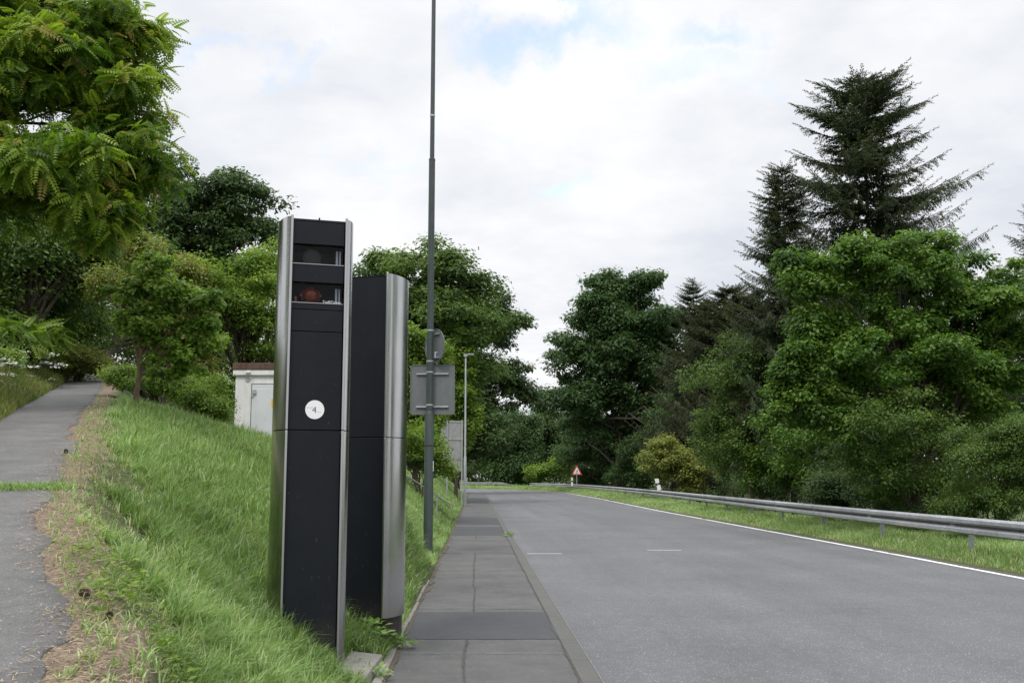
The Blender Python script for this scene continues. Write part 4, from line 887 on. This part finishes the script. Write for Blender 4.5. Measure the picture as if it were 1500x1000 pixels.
# delineator posts
def delin(px, pyt, pyb, Y, label, tilt=0, w=.12):
    x = PY(px, pyb, Y)[0]; zz = zat(pyb, Y); h = zat(pyt, Y)-zz; t = thing('delineator_post', label, 'reflector post', (x, Y, zz), group='white reflector posts behind the guardrail'); t.rotation_euler = (0, tilt, 0)
    MB().add(*[(lambda V: V)([(-w/2, -.05, 0), (w/2, -.05, 0), (w/2, .05, 0), (-w/2, .05, 0), (-w/2, -.05, h), (w/2, -.05, h-.06), (w/2, .05, h-.06), (-w/2, .05, h)]), [(0,3,2,1),(4,5,6,7),(0,1,5,4),(1,2,6,5),(2,3,7,6),(3,0,4,7)]]).build('post', 'post_white', t)
    MB().box(-w/2-.003, w/2+.003, -.053, .053, h*.42, h*.60).build('black_band', 'sign_black', t); MB().box(-.03, .03, -.058, -.053, h*.45, h*.57).build('reflector', 'reflection_and_reflector', t)
delin(966, 699.5, 717.5, 71, 'white reflector post leaning to the left above the guardrail', R(-14), .26)
delin(838, 698.5, 711, 124, 'small upright white reflector post just left of the warning triangle', 0, .22)
# ------------------------------------------------------------------ green wire fence, top left
fa, fb = np.array(PY(-120, 470, 17.0)), np.array(PY(52, 452, 27.0)); fz = lambda p: gz(p[0], p[1])
fn = thing('wire_fence', 'green wire mesh fence on thin posts above the weeds at the left edge', 'fence', (fa[0], fa[1], fz(fa))); O = np.array(fn.location); Lf = np.linalg.norm((fb-fa)[:2])
pt = lambda u, h: tuple(np.array(((fa+(fb-fa)*u)[0], (fa+(fb-fa)*u)[1], (fz(fa)*(1-u)+fz(fb)*u)+h))-O)
hf = max(zat(463, 15.5)-fz(fa+(fb-fa)*.4), .9); m = MB(); nv_ = int(Lf/.08)
for i in range(nv_+1): m.tube([pt(i/nv_, .03), pt(i/nv_, hf)], .0022, 3, cap=False)
for k in range(int(hf/.08)+1): m.tube([pt(0, .03+k*.08), pt(1, .03+k*.08)], .0022, 3, cap=False)
m.build('wire_mesh', 'mesh_green', fn)
for u in (0, .25, .5, .75, 1): MB().tube([pt(u, -.2), pt(u, hf+.08)], .022, 8).build('post', 'mesh_green', fn)

# ------------------------------------------------------------------ trees, left side
x, y = -13.5, 16.5
tree('tree_of_heaven', 'big feathery tree with compound leaves overhanging the path at the left edge', 'tree', (x, y, gz(x, y)),
     [lp(-40, 60, 16, 190, 160), lp(60, 110, 15.5, 130, 95), lp(140, 60, 16, 85, 70), lp(170, 190, 16, 85, 62), lp(190, 100, 16.5, 40, 28), lp(60, 260, 15, 120, 70), lp(-80, 280, 15.5, 150, 90), lp(165, 265, 16.3, 70, 34), lp(130, 330, 15.8, 60, 36), lp(235, 104, 16.3, 26, 12), lp(222, 172, 16.2, 30, 14), lp(205, 55, 16.5, 34, 20), lp(232, 232, 16.4, 26, 14), lp(220, 290, 16.4, 34, 16)],
     430, 36, .30, .30, 'leaf_heaven', 21, .26, tmpl=FROND, droop=.25, flat=.6, nlimb=110, tipf=.10, inner=.25, trunk_top=.7)
tree('tree_of_heaven', 'feathery tree further down the path, left of the frame', 'tree', (-10.5, 5, gz(-10.5, 5)), [(-9.5, 5, 6, 3, 3.2, 2.6), (-10.5, 8, 6.5, 3, 3, 2.6), (-10, 2, 5, 2.6, 2.6, 2.4), (-10, 5, 3.4, 2.4, 3.6, 1.6)], 130, 22, .5, .5, 'leaf_heaven', 22, .2, tmpl=FROND, droop=.5)
# the sapling
x, y, _ = PY(200, 577, 18.0); sp_b = (x, y, gz(x, y))
tree('oak_sapling', 'young oak with slanting pale trunk standing alone on the grass crest', 'tree', sp_b,
     [lp(215, 400, 18, 36, 24), lp(245, 432, 18, 46, 34), lp(182, 425, 18, 26, 20), lp(292, 450, 18, 34, 26), lp(232, 480, 18, 48, 32), lp(282, 505, 18, 42, 26), lp(195, 470, 18, 26, 22), lp(312, 478, 18, 22, 18), lp(250, 540, 18, 42, 16), lp(222, 378, 18, 18, 14)],
     150, 70, .15, .115, 'leaf_young', 5, .055, tmpl=LOBED, bark='bark_light', nlimb=60, inner=.2, tipf=.03, trunk_top=.9)
def Tr(name, label, px, Y, lobes, ncl, nleaf, clr, size, mat, seed, tr=.3, cat='tree', **k):
    x = PY(px, 600, Y)[0]; return tree(name, label, cat, (x, Y, gz(x, Y)), [lp(a, b, Y+(c[0] if c else 0), r1, r2) for a, b, r1, r2, *c in lobes], ncl, nleaf, clr, size, mat, seed, tr, **k)
Tr('oak_tree', 'dark broad oak rising behind the bright bushes left of the columns', 290, 45, [(290, 330, 90, 75), (225, 290, 60, 60), (340, 300, 60, 58), (375, 355, 42, 52), (260, 400, 90, 60), (330, 430, 70, 60), (240, 340, 50, 50), (310, 380, 70, 50)], 380, 110, .62, .21, 'leaf_dark', 7, .35, tmpl=LOBED)
Tr('locust_tree', 'bright yellow-green tree left of the front column behind the white house', 350, 26.5, [(360, 415, 50, 50, 0), (330, 460, 55, 50, 0), (300, 420, 35, 38, -1), (395, 395, 35, 38, 1), (390, 480, 45, 60, 0), (310, 510, 50, 40, 0)], 230, 100, .36, .115, 'leaf_bright', 8, .14)
Tr('locust_tree', 'lower bright bushy tree between the sapling and the dark oak', 240, 24.5, [(225, 405, 42, 38, 0), (265, 420, 40, 38, 0), (205, 360, 30, 22, 0), (280, 500, 45, 50, 0), (160, 420, 34, 38, 1)], 150, 90, .34, .12, 'leaf_yellow', 9, .12)
Tr('ivy_covered_tree', 'dark shaded evergreen tree behind the path at the far left', 40, 25, [(-40, 400, 140, 100, 0), (60, 420, 90, 90, 2), (120, 390, 60, 90, 2), (20, 300, 100, 90, 3), (-60, 500, 90, 60, -2), (10, 480, 60, 40, 1), (150, 340, 40, 50, 3)], 330, 120, .65, .16, 'leaf_oak', 10, .22)
Tr('ivy_covered_tree', 'dark tree mass behind the sapling trunk where the path ends', 150, 37, [(110, 420, 60, 70, 0), (190, 400, 70, 60, 3), (95, 500, 34, 55, 0), (220, 480, 55, 75, 3), (300, 480, 80, 80, 6), (185, 440, 40, 50, 2)], 230, 110, .8, .2, 'leaf_dark', 12, .3)
def bush(name, label, px, py, Y, rpx, rpy, ncl, nleaf, clr, size, mat, seed, extra=None, cat='shrub', **k):
    lb = [(px, py, rpx, rpy, 0)] + (extra or []); return Tr(name, label, px, Y, lb, ncl, nleaf, clr, size, mat, seed, .035, cat=cat, crown_name='foliage', stem_name='stems', nstem=4, nlimb=24, inner=.3, **k)
bush('undergrowth_bush', 'dark green thicket directly behind the roof of the white house', 375, 520, 30, 50, 40, 150, 90, .42, .13, 'leaf_oak', 59, extra=[(310, 520, 50, 40, 2), (430, 500, 50, 60, 1)])
bush('bramble_bush', 'small leafy bush touching the left wall of the white house', 330, 588, 24.6, 18, 34, 70, 90, .25, .09, 'leaf_bright', 61, extra=[(305, 575, 30, 30, 1.5)])
bush('sumac_shrub', 'feathery light green shrub with long fronds beside the wire fence', 20, 500, 23, 40, 26, 40, 14, .34, .5, 'leaf_bright', 31, extra=[(60, 490, 26, 20, 2)], tmpl=FROND, droop=.3)
bush('sumac_shrub', 'taller feathery shrub with yellowish fronds under the dark tree', 55, 470, 28, 34, 34, 40, 14, .36, .52, 'leaf_heaven', 32, extra=[(100, 470, 26, 26, 2)], tmpl=FROND, droop=.3)
bush('bramble_bush', 'low bramble thicket behind the grass crest beside the white house', 300, 572, 20.8, 34, 24, 110, 90, .22, .07, 'leaf_bright', 33, extra=[(322, 600, 16, 30, 0), (270, 568, 40, 18, 0), (285, 590, 36, 26, -.6), (318, 620, 14, 18, -.3)])
bush('bramble_bush', 'low leafy bush right behind the foot of the sapling', 225, 560, 20.5, 40, 18, 60, 80, .22, .075, 'leaf_young', 34, extra=[(180, 550, 26, 12, 0)])
bush('undergrowth_bush', 'dark thicket behind the wire fence under the big feathery tree', 10, 455, 27, 100, 60, 200, 90, .5, .14, 'leaf_oak', 58, extra=[(100, 450, 60, 50, 3), (150, 480, 44, 40, 8)])
bush('undergrowth_bush', 'olive undergrowth where the path disappears', 118, 532, 27, 40, 24, 120, 90, .3, .1, 'leaf_yellow', 35, extra=[(90, 520, 20, 18, 0)])
bush('undergrowth_bush', 'weedy shrub at the left path edge under the fence end', 2, 530, 21, 24, 22, 40, 60, .25, .09, 'leaf_young', 36)
bush('undergrowth_bush', 'dark hedge closing the end of the path', 165, 515, 42, 60, 50, 110, 80, .5, .16, 'leaf_oak', 37, extra=[(60, 490, 60, 50, 0), (240, 520, 60, 40, -4)])
# ------------------------------------------------------------------ trees, centre
Tr('oak_tree', 'tall oak behind the columns and the green lamp post', 615, 72, [(610, 400, 62, 46), (560, 400, 42, 36, 2), (660, 415, 52, 46), (700, 425, 34, 32), (640, 470, 90, 60), (590, 480, 70, 70), (700, 490, 58, 42), (650, 560, 80, 60), (590, 590, 70, 60)], 330, 130, .95, .32, 'leaf_oak', 13, .42, tmpl=LOBED)
Tr('oak_tree', 'big oak further along the left roadside leaning over the bend', 668, 118, [(690, 470, 62, 52), (738, 495, 26, 34), (720, 560, 50, 50), (680, 590, 62, 60), (752, 580, 24, 44), (640, 520, 60, 60), (700, 640, 52, 40), (655, 650, 50, 40)], 330, 120, 1.35, .46, 'leaf_dark', 14, .5, tmpl=LOBED)
Tr('oak_tree', 'rounded green tree beyond the bend, left of the gap of sky', 735, 205, [(730, 625, 48, 42), (765, 630, 30, 40), (700, 640, 40, 40), (745, 660, 50, 40), (770, 675, 30, 28)], 200, 110, 2.2, .72, 'leaf_blue', 15, .5)
Tr('oak_tree', 'lower tree beyond the bend directly under the gap of sky', 790, 215, [(795, 640, 30, 42), (815, 650, 40, 50), (780, 680, 40, 28), (840, 670, 40, 40)], 170, 110, 2.1, .75, 'leaf_dark', 16, .4)
Tr('oak_tree', 'dark tree in the shade behind the far guardrail', 700, 235, [(700, 670, 70, 46), (640, 660, 60, 60), (600, 650, 60, 60)], 150, 110, 2.6, .85, 'leaf_dark', 17, .5)
bush('roadside_bush', 'bright bush behind the far guardrail next to the warning triangle', 810, 690, 160, 26, 18, 60, 80, .9, .4, 'leaf_bright', 38, extra=[(785, 694, 20, 12, 0)])
bush('roadside_bush', 'dark undergrowth left of the opening between the two guardrails', 715, 694, 212, 60, 26, 100, 90, 1.4, .6, 'leaf_oak', 39, extra=[(640, 694, 60, 22, 0), (770, 696, 34, 16, 0)])
Tr('locust_tree', 'light green young tree behind the round sign on the lamp post', 610, 41, [(612, 520, 40, 40), (600, 570, 34, 46), (625, 550, 24, 46), (615, 610, 30, 50)], 230, 100, .5, .19, 'leaf_bright', 18, .13)
Tr('locust_tree', 'olive young tree behind the direction sign', 668, 69, [(672, 590, 24, 56), (658, 640, 30, 50), (650, 545, 34, 50), (680, 530, 18, 30), (690, 620, 14, 40)], 170, 100, .62, .26, 'leaf_bright', 19, .13)
bush('bramble_bush', 'bramble thicket on the bank behind the green lamp post', 612, 668, 38, 34, 32, 130, 90, .34, .12, 'leaf_bright', 40, extra=[(638, 668, 22, 34, 0), (585, 655, 26, 40, 0), (655, 690, 14, 18, 0), (622, 640, 26, 26, 1)])
bush('roadside_bush', 'dark undergrowth closing the view behind the opening between the guardrails', 790, 690, 228, 70, 32, 130, 90, 1.8, .6, 'leaf_dark', 64, extra=[(850, 690, 50, 30, -20), (700, 690, 60, 30, 6)])
# ------------------------------------------------------------------ trees, right side
R_ = 'trees behind the guardrail'
Tr('lime_tree', 'large dark tree with twin tops standing right of the gap of sky', 905, 132, [(882, 425, 30, 34), (940, 422, 36, 34), (868, 482, 46, 38), (905, 500, 60, 50), (890, 450, 50, 40), (1000, 490, 50, 46), (1015, 550, 60, 50), (945, 480, 60, 50), (850, 535, 52, 44), (925, 555, 80, 60), (870, 600, 74, 52), (960, 620, 60, 60), (850, 640, 40, 50, 14)], 680, 140, 1.4, .5, 'leaf_blue', 22, .55, tmpl=LOBED, inner=.25)
Tr('oak_tree', 'dark tree with spreading low crown right of the warning triangle', 910, 145, [(905, 655, 60, 50), (850, 665, 40, 40, 10), (960, 670, 60, 50, -20), (1010, 640, 60, 60, -40)], 200, 110, 1.5, .46, 'leaf_dark', 23, .4)
x = PY(1020, 600, 92)[0]; spruce('spruce_tree', 'dark spruce with thin bare tip standing next to the twin topped tree', x, 92, zat(412, 92), 5.6, 41, tw=.85, step=.7, per=7, zlow=2, trunk_r=.25)
x = PY(1075, 600, 84)[0]; spruce('spruce_tree', 'brownish spruce between the dark spruce and the tallest one', x, 84, zat(422, 84), 6.0, 42, mat='needle_brown', tw=.85, step=.6, per=7, zlow=2, prof=.55)
x = PY(1052, 600, 88)[0]; spruce('spruce_tree', 'shorter drooping spruce with long brownish lower boughs over the shrubs', x, 88, zat(442, 88), 6.2, 43, mat='needle_brown', tw=.8, step=.6, per=7, zlow=4, prof=.6)
x = PY(1110, 600, 80)[0]; spruce('spruce_tree', 'dense brownish spruce filling the gap left of the slender spruce', x, 80, zat(432, 80), 5.5, 47, mat='needle_brown', tw=.85, step=.6, per=7, zlow=2, prof=.5)
x = PY(1158, 600, 49)[0]; spruce('spruce_tree', 'slender spruce leaning on the left flank of the tallest spruce', x, 49, zat(245, 49), 3.0, 44, tw=.68, step=.38, per=7, zlow=2, trunk_r=.16, prof=.55, ragged=.5)
x = PY(1284, 600, 50)[0]; spruce('spruce_tree', 'tallest spruce with broad layered boughs standing above the maple', x, 50, zat(115, 50), 6.3, 45, tw=.78, step=.44, per=6, zlow=6, trunk_r=.26, prof=.5, ragged=.46)
x = PY(1560, 600, 47)[0]; spruce('spruce_tree', 'spruce outside the right edge whose boughs reach into the photo', x, 47, zat(285, 47), 4.6, 46, tw=.6, step=.45, per=6, zlow=4, trunk_r=.24, prof=.7)
Tr('maple_tree', 'broad light green maple in front of the tallest spruce', 1340, 33, [(1330, 420, 95, 80), (1250, 400, 60, 55), (1400, 470, 80, 80), (1200, 440, 48, 75), (1160, 400, 22, 36), (1450, 450, 60, 60), (1300, 520, 120, 80), (1200, 540, 70, 80), (1430, 560, 80, 80), (1330, 370, 50, 40), (1490, 520, 50, 80), (1280, 630, 100, 60), (1160, 600, 40, 70)],
   520, 190, .46, .155, 'leaf_maple', 24, .26, tmpl=LOBED, nlimb=70)
Tr('young_tree', 'slender olive green young tree with bare pale stem behind the guardrail', 1096, 50, [(1080, 520, 50, 36), (1130, 540, 50, 50), (1045, 560, 46, 42), (1100, 600, 60, 60), (1060, 640, 50, 50), (1130, 660, 50, 50)], 230, 90, .55, .2, 'leaf_oak', 25, .10, bark='bark_light')
bush('flowering_shrub', 'yellow-green shrub with reddish tips behind the leaning reflector post', 985, 678, 79, 40, 34, 170, 80, .55, .24, 'leaf_yellow', 50, extra=[(970, 652, 20, 18, 0), (1012, 695, 30, 26, 0)], tipf=.12)
bush('roadside_bush', 'dark shrub behind the rail below the twin topped tree', 930, 700, 128, 50, 26, 120, 90, .9, .36, 'leaf_blue', 51, extra=[(865, 700, 30, 22, 24)])
bush('roadside_bush', 'dark leafy shrub behind the rail left of the maple trunk', 1110, 690, 58, 50, 36, 130, 90, .5, .19, 'leaf_dark', 52, extra=[(1070, 700, 36, 26, 12), (1180, 680, 44, 44, -4)])
bush('roadside_bush', 'shaded undergrowth below the maple behind the rail', 1240, 690, 41, 60, 50, 150, 100, .42, .14, 'leaf_dark', 53, extra=[(1320, 700, 60, 60, -4), (1170, 690, 60, 60, 6)])
bush('roadside_bush', 'light green leafy shrub at the right edge behind the rail', 1450, 680, 27.5, 52, 74, 280, 120, .32, .085, 'leaf_oak', 54, extra=[(1400, 740, 40, 50, 0), (1490, 660, 40, 60, -.5), (1470, 750, 60, 50, -.5), (1540, 700, 60, 80, -1)])
bush('roadside_bush', 'low dark growth under the rail near the right edge', 1370, 755, 31, 50, 28, 110, 90, .3, .085, 'leaf_dark', 55, extra=[(1300, 745, 44, 28, 4), (1460, 785, 40, 26, -3)])
bush('roadside_bush', 'dense dark thicket under the left half of the maple crown', 1190, 655, 44, 80, 60, 190, 90, .6, .19, 'leaf_maple', 56, extra=[(1130, 690, 50, 34, 4), (1250, 640, 60, 60, 2)])
bush('roadside_bush', 'dense dark thicket hiding the trunk of the maple', 1340, 660, 31, 90, 80, 260, 100, .42, .13, 'leaf_oak', 57, extra=[(1420, 620, 60, 80, 3), (1290, 690, 60, 44, 2), (1400, 720, 60, 36, 1)])
bush('roadside_bush', 'mid green thicket behind the rail between flowering shrub and olive tree', 1075, 670, 64, 42, 44, 150, 90, .6, .22, 'leaf_oak', 58, extra=[(1110, 660, 50, 50, -4)])
tree('maple_tree', 'green maple beyond the right edge, beside the road nearer the camera', 'tree', (17, 15, gz(17, 15)), [(17, 15, 6, 4, 5, 3.6), (16, 13, 3.2, 3, 4, 2.2)], 130, 90, .7, .22, 'leaf_maple', 81, .2)
tree('maple_tree', 'green maple beyond the right edge, level with the camera', 'tree', (17.5, 3, gz(17.5, 3)), [(17, 3, 5.5, 4, 5, 3.4), (16, 1, 3, 3, 4, 2)], 120, 80, .7, .25, 'leaf_maple', 82, .2)
for i_, (px, py, Y, rx_, ry_, lab, m_) in enumerate(((1235, 722, 39, 60, 26, 'low dark growth closing the gap under the maple behind the rail', 'leaf_dark'), (1130, 712, 54, 56, 24, 'low growth behind the rail under the olive tree', 'leaf_oak'), (1335, 728, 36, 60, 34, 'low shaded growth behind the rail in front of the maple trunk', 'leaf_dark'), (1460, 680, 37, 90, 90, 'dense dark shrub filling the space behind the light shrub at the right edge', 'leaf_maple'))):
    bush('roadside_bush', lab, px, py, Y, rx_, ry_, 170, 80, .40, .14, m_, 90+i_)
# dark wood far behind
for i, (px, py, Y, r1, r2) in enumerate(((1000, 600, 140, 90, 110), (1120, 590, 110, 100, 120), (1250, 590, 80, 140, 130), (1400, 580, 70, 140, 150), (930, 650, 165, 90, 70), (1540, 600, 60, 120, 150))):
    lab = ('dark background tree behind the two spruces', 'dark background tree behind the young olive tree', 'dark background tree behind the left half of the maple', 'dark background tree behind the right half of the maple', 'dark background tree low behind the twin topped tree', 'dark background tree at the right edge behind the light shrub')[i]
    Tr('background_tree', lab, px, Y, [(px, py, r1*.8, r2*.6), (px-r1*.5, py+40, r1*.6, r2*.6), (px+r1*.5, py+40, r1*.6, r2*.6)], 130, 100, 1.2*Y/100+.3, .45*Y/100+.05, 'leaf_dark', 60+i, .35)
# leafy weeds round the column feet
def weed_plant(px, py, z, r_, n, label, seed, size=.09):
    x, y, _ = P(px, py, z); rg = np.random.RandomState(seed); N = n; pos = np.stack([rg.normal(size=N)*r_, rg.normal(size=N)*r_*.6, .02+np.abs(rg.normal(size=N))*r_*.45], 1)
    d = unit(pos*np.array((1, 1, .3))+rg.normal(size=(N, 3))*.04); V, F = inst(LEAF[0], LEAF[1], pos, d, np.tile((0, 0, 1.), (N, 1))+rg.normal(size=(N, 3))*.35, size*(.5+.8*rg.rand(N)))
    t = thing('leafy_weed', label, 'weed', (x, y, z), group='leafy weeds at the column feet'); np_mesh('leaves', V, F, 'grass', t, attrs={'v': np.repeat(np.clip(.42+rg.normal(size=N)*.15, 0, .84), 4)})
weed_plant(530, 933, .26, .13, 170, 'broad leaved weed at the foot of the plain column behind the concrete slab', 1)
weed_plant(585, 945, .13, .07, 90, 'small weed growing over the edging stone beside the slab', 2, .07)
weed_plant(548, 990, .13, .06, 70, 'small weed in front of the concrete slab at the pavement edge', 3, .06)
weed_plant(745, 785, .105, .07, 60, 'tiny tuft growing in the kerb joint far along the pavement', 4, .09)
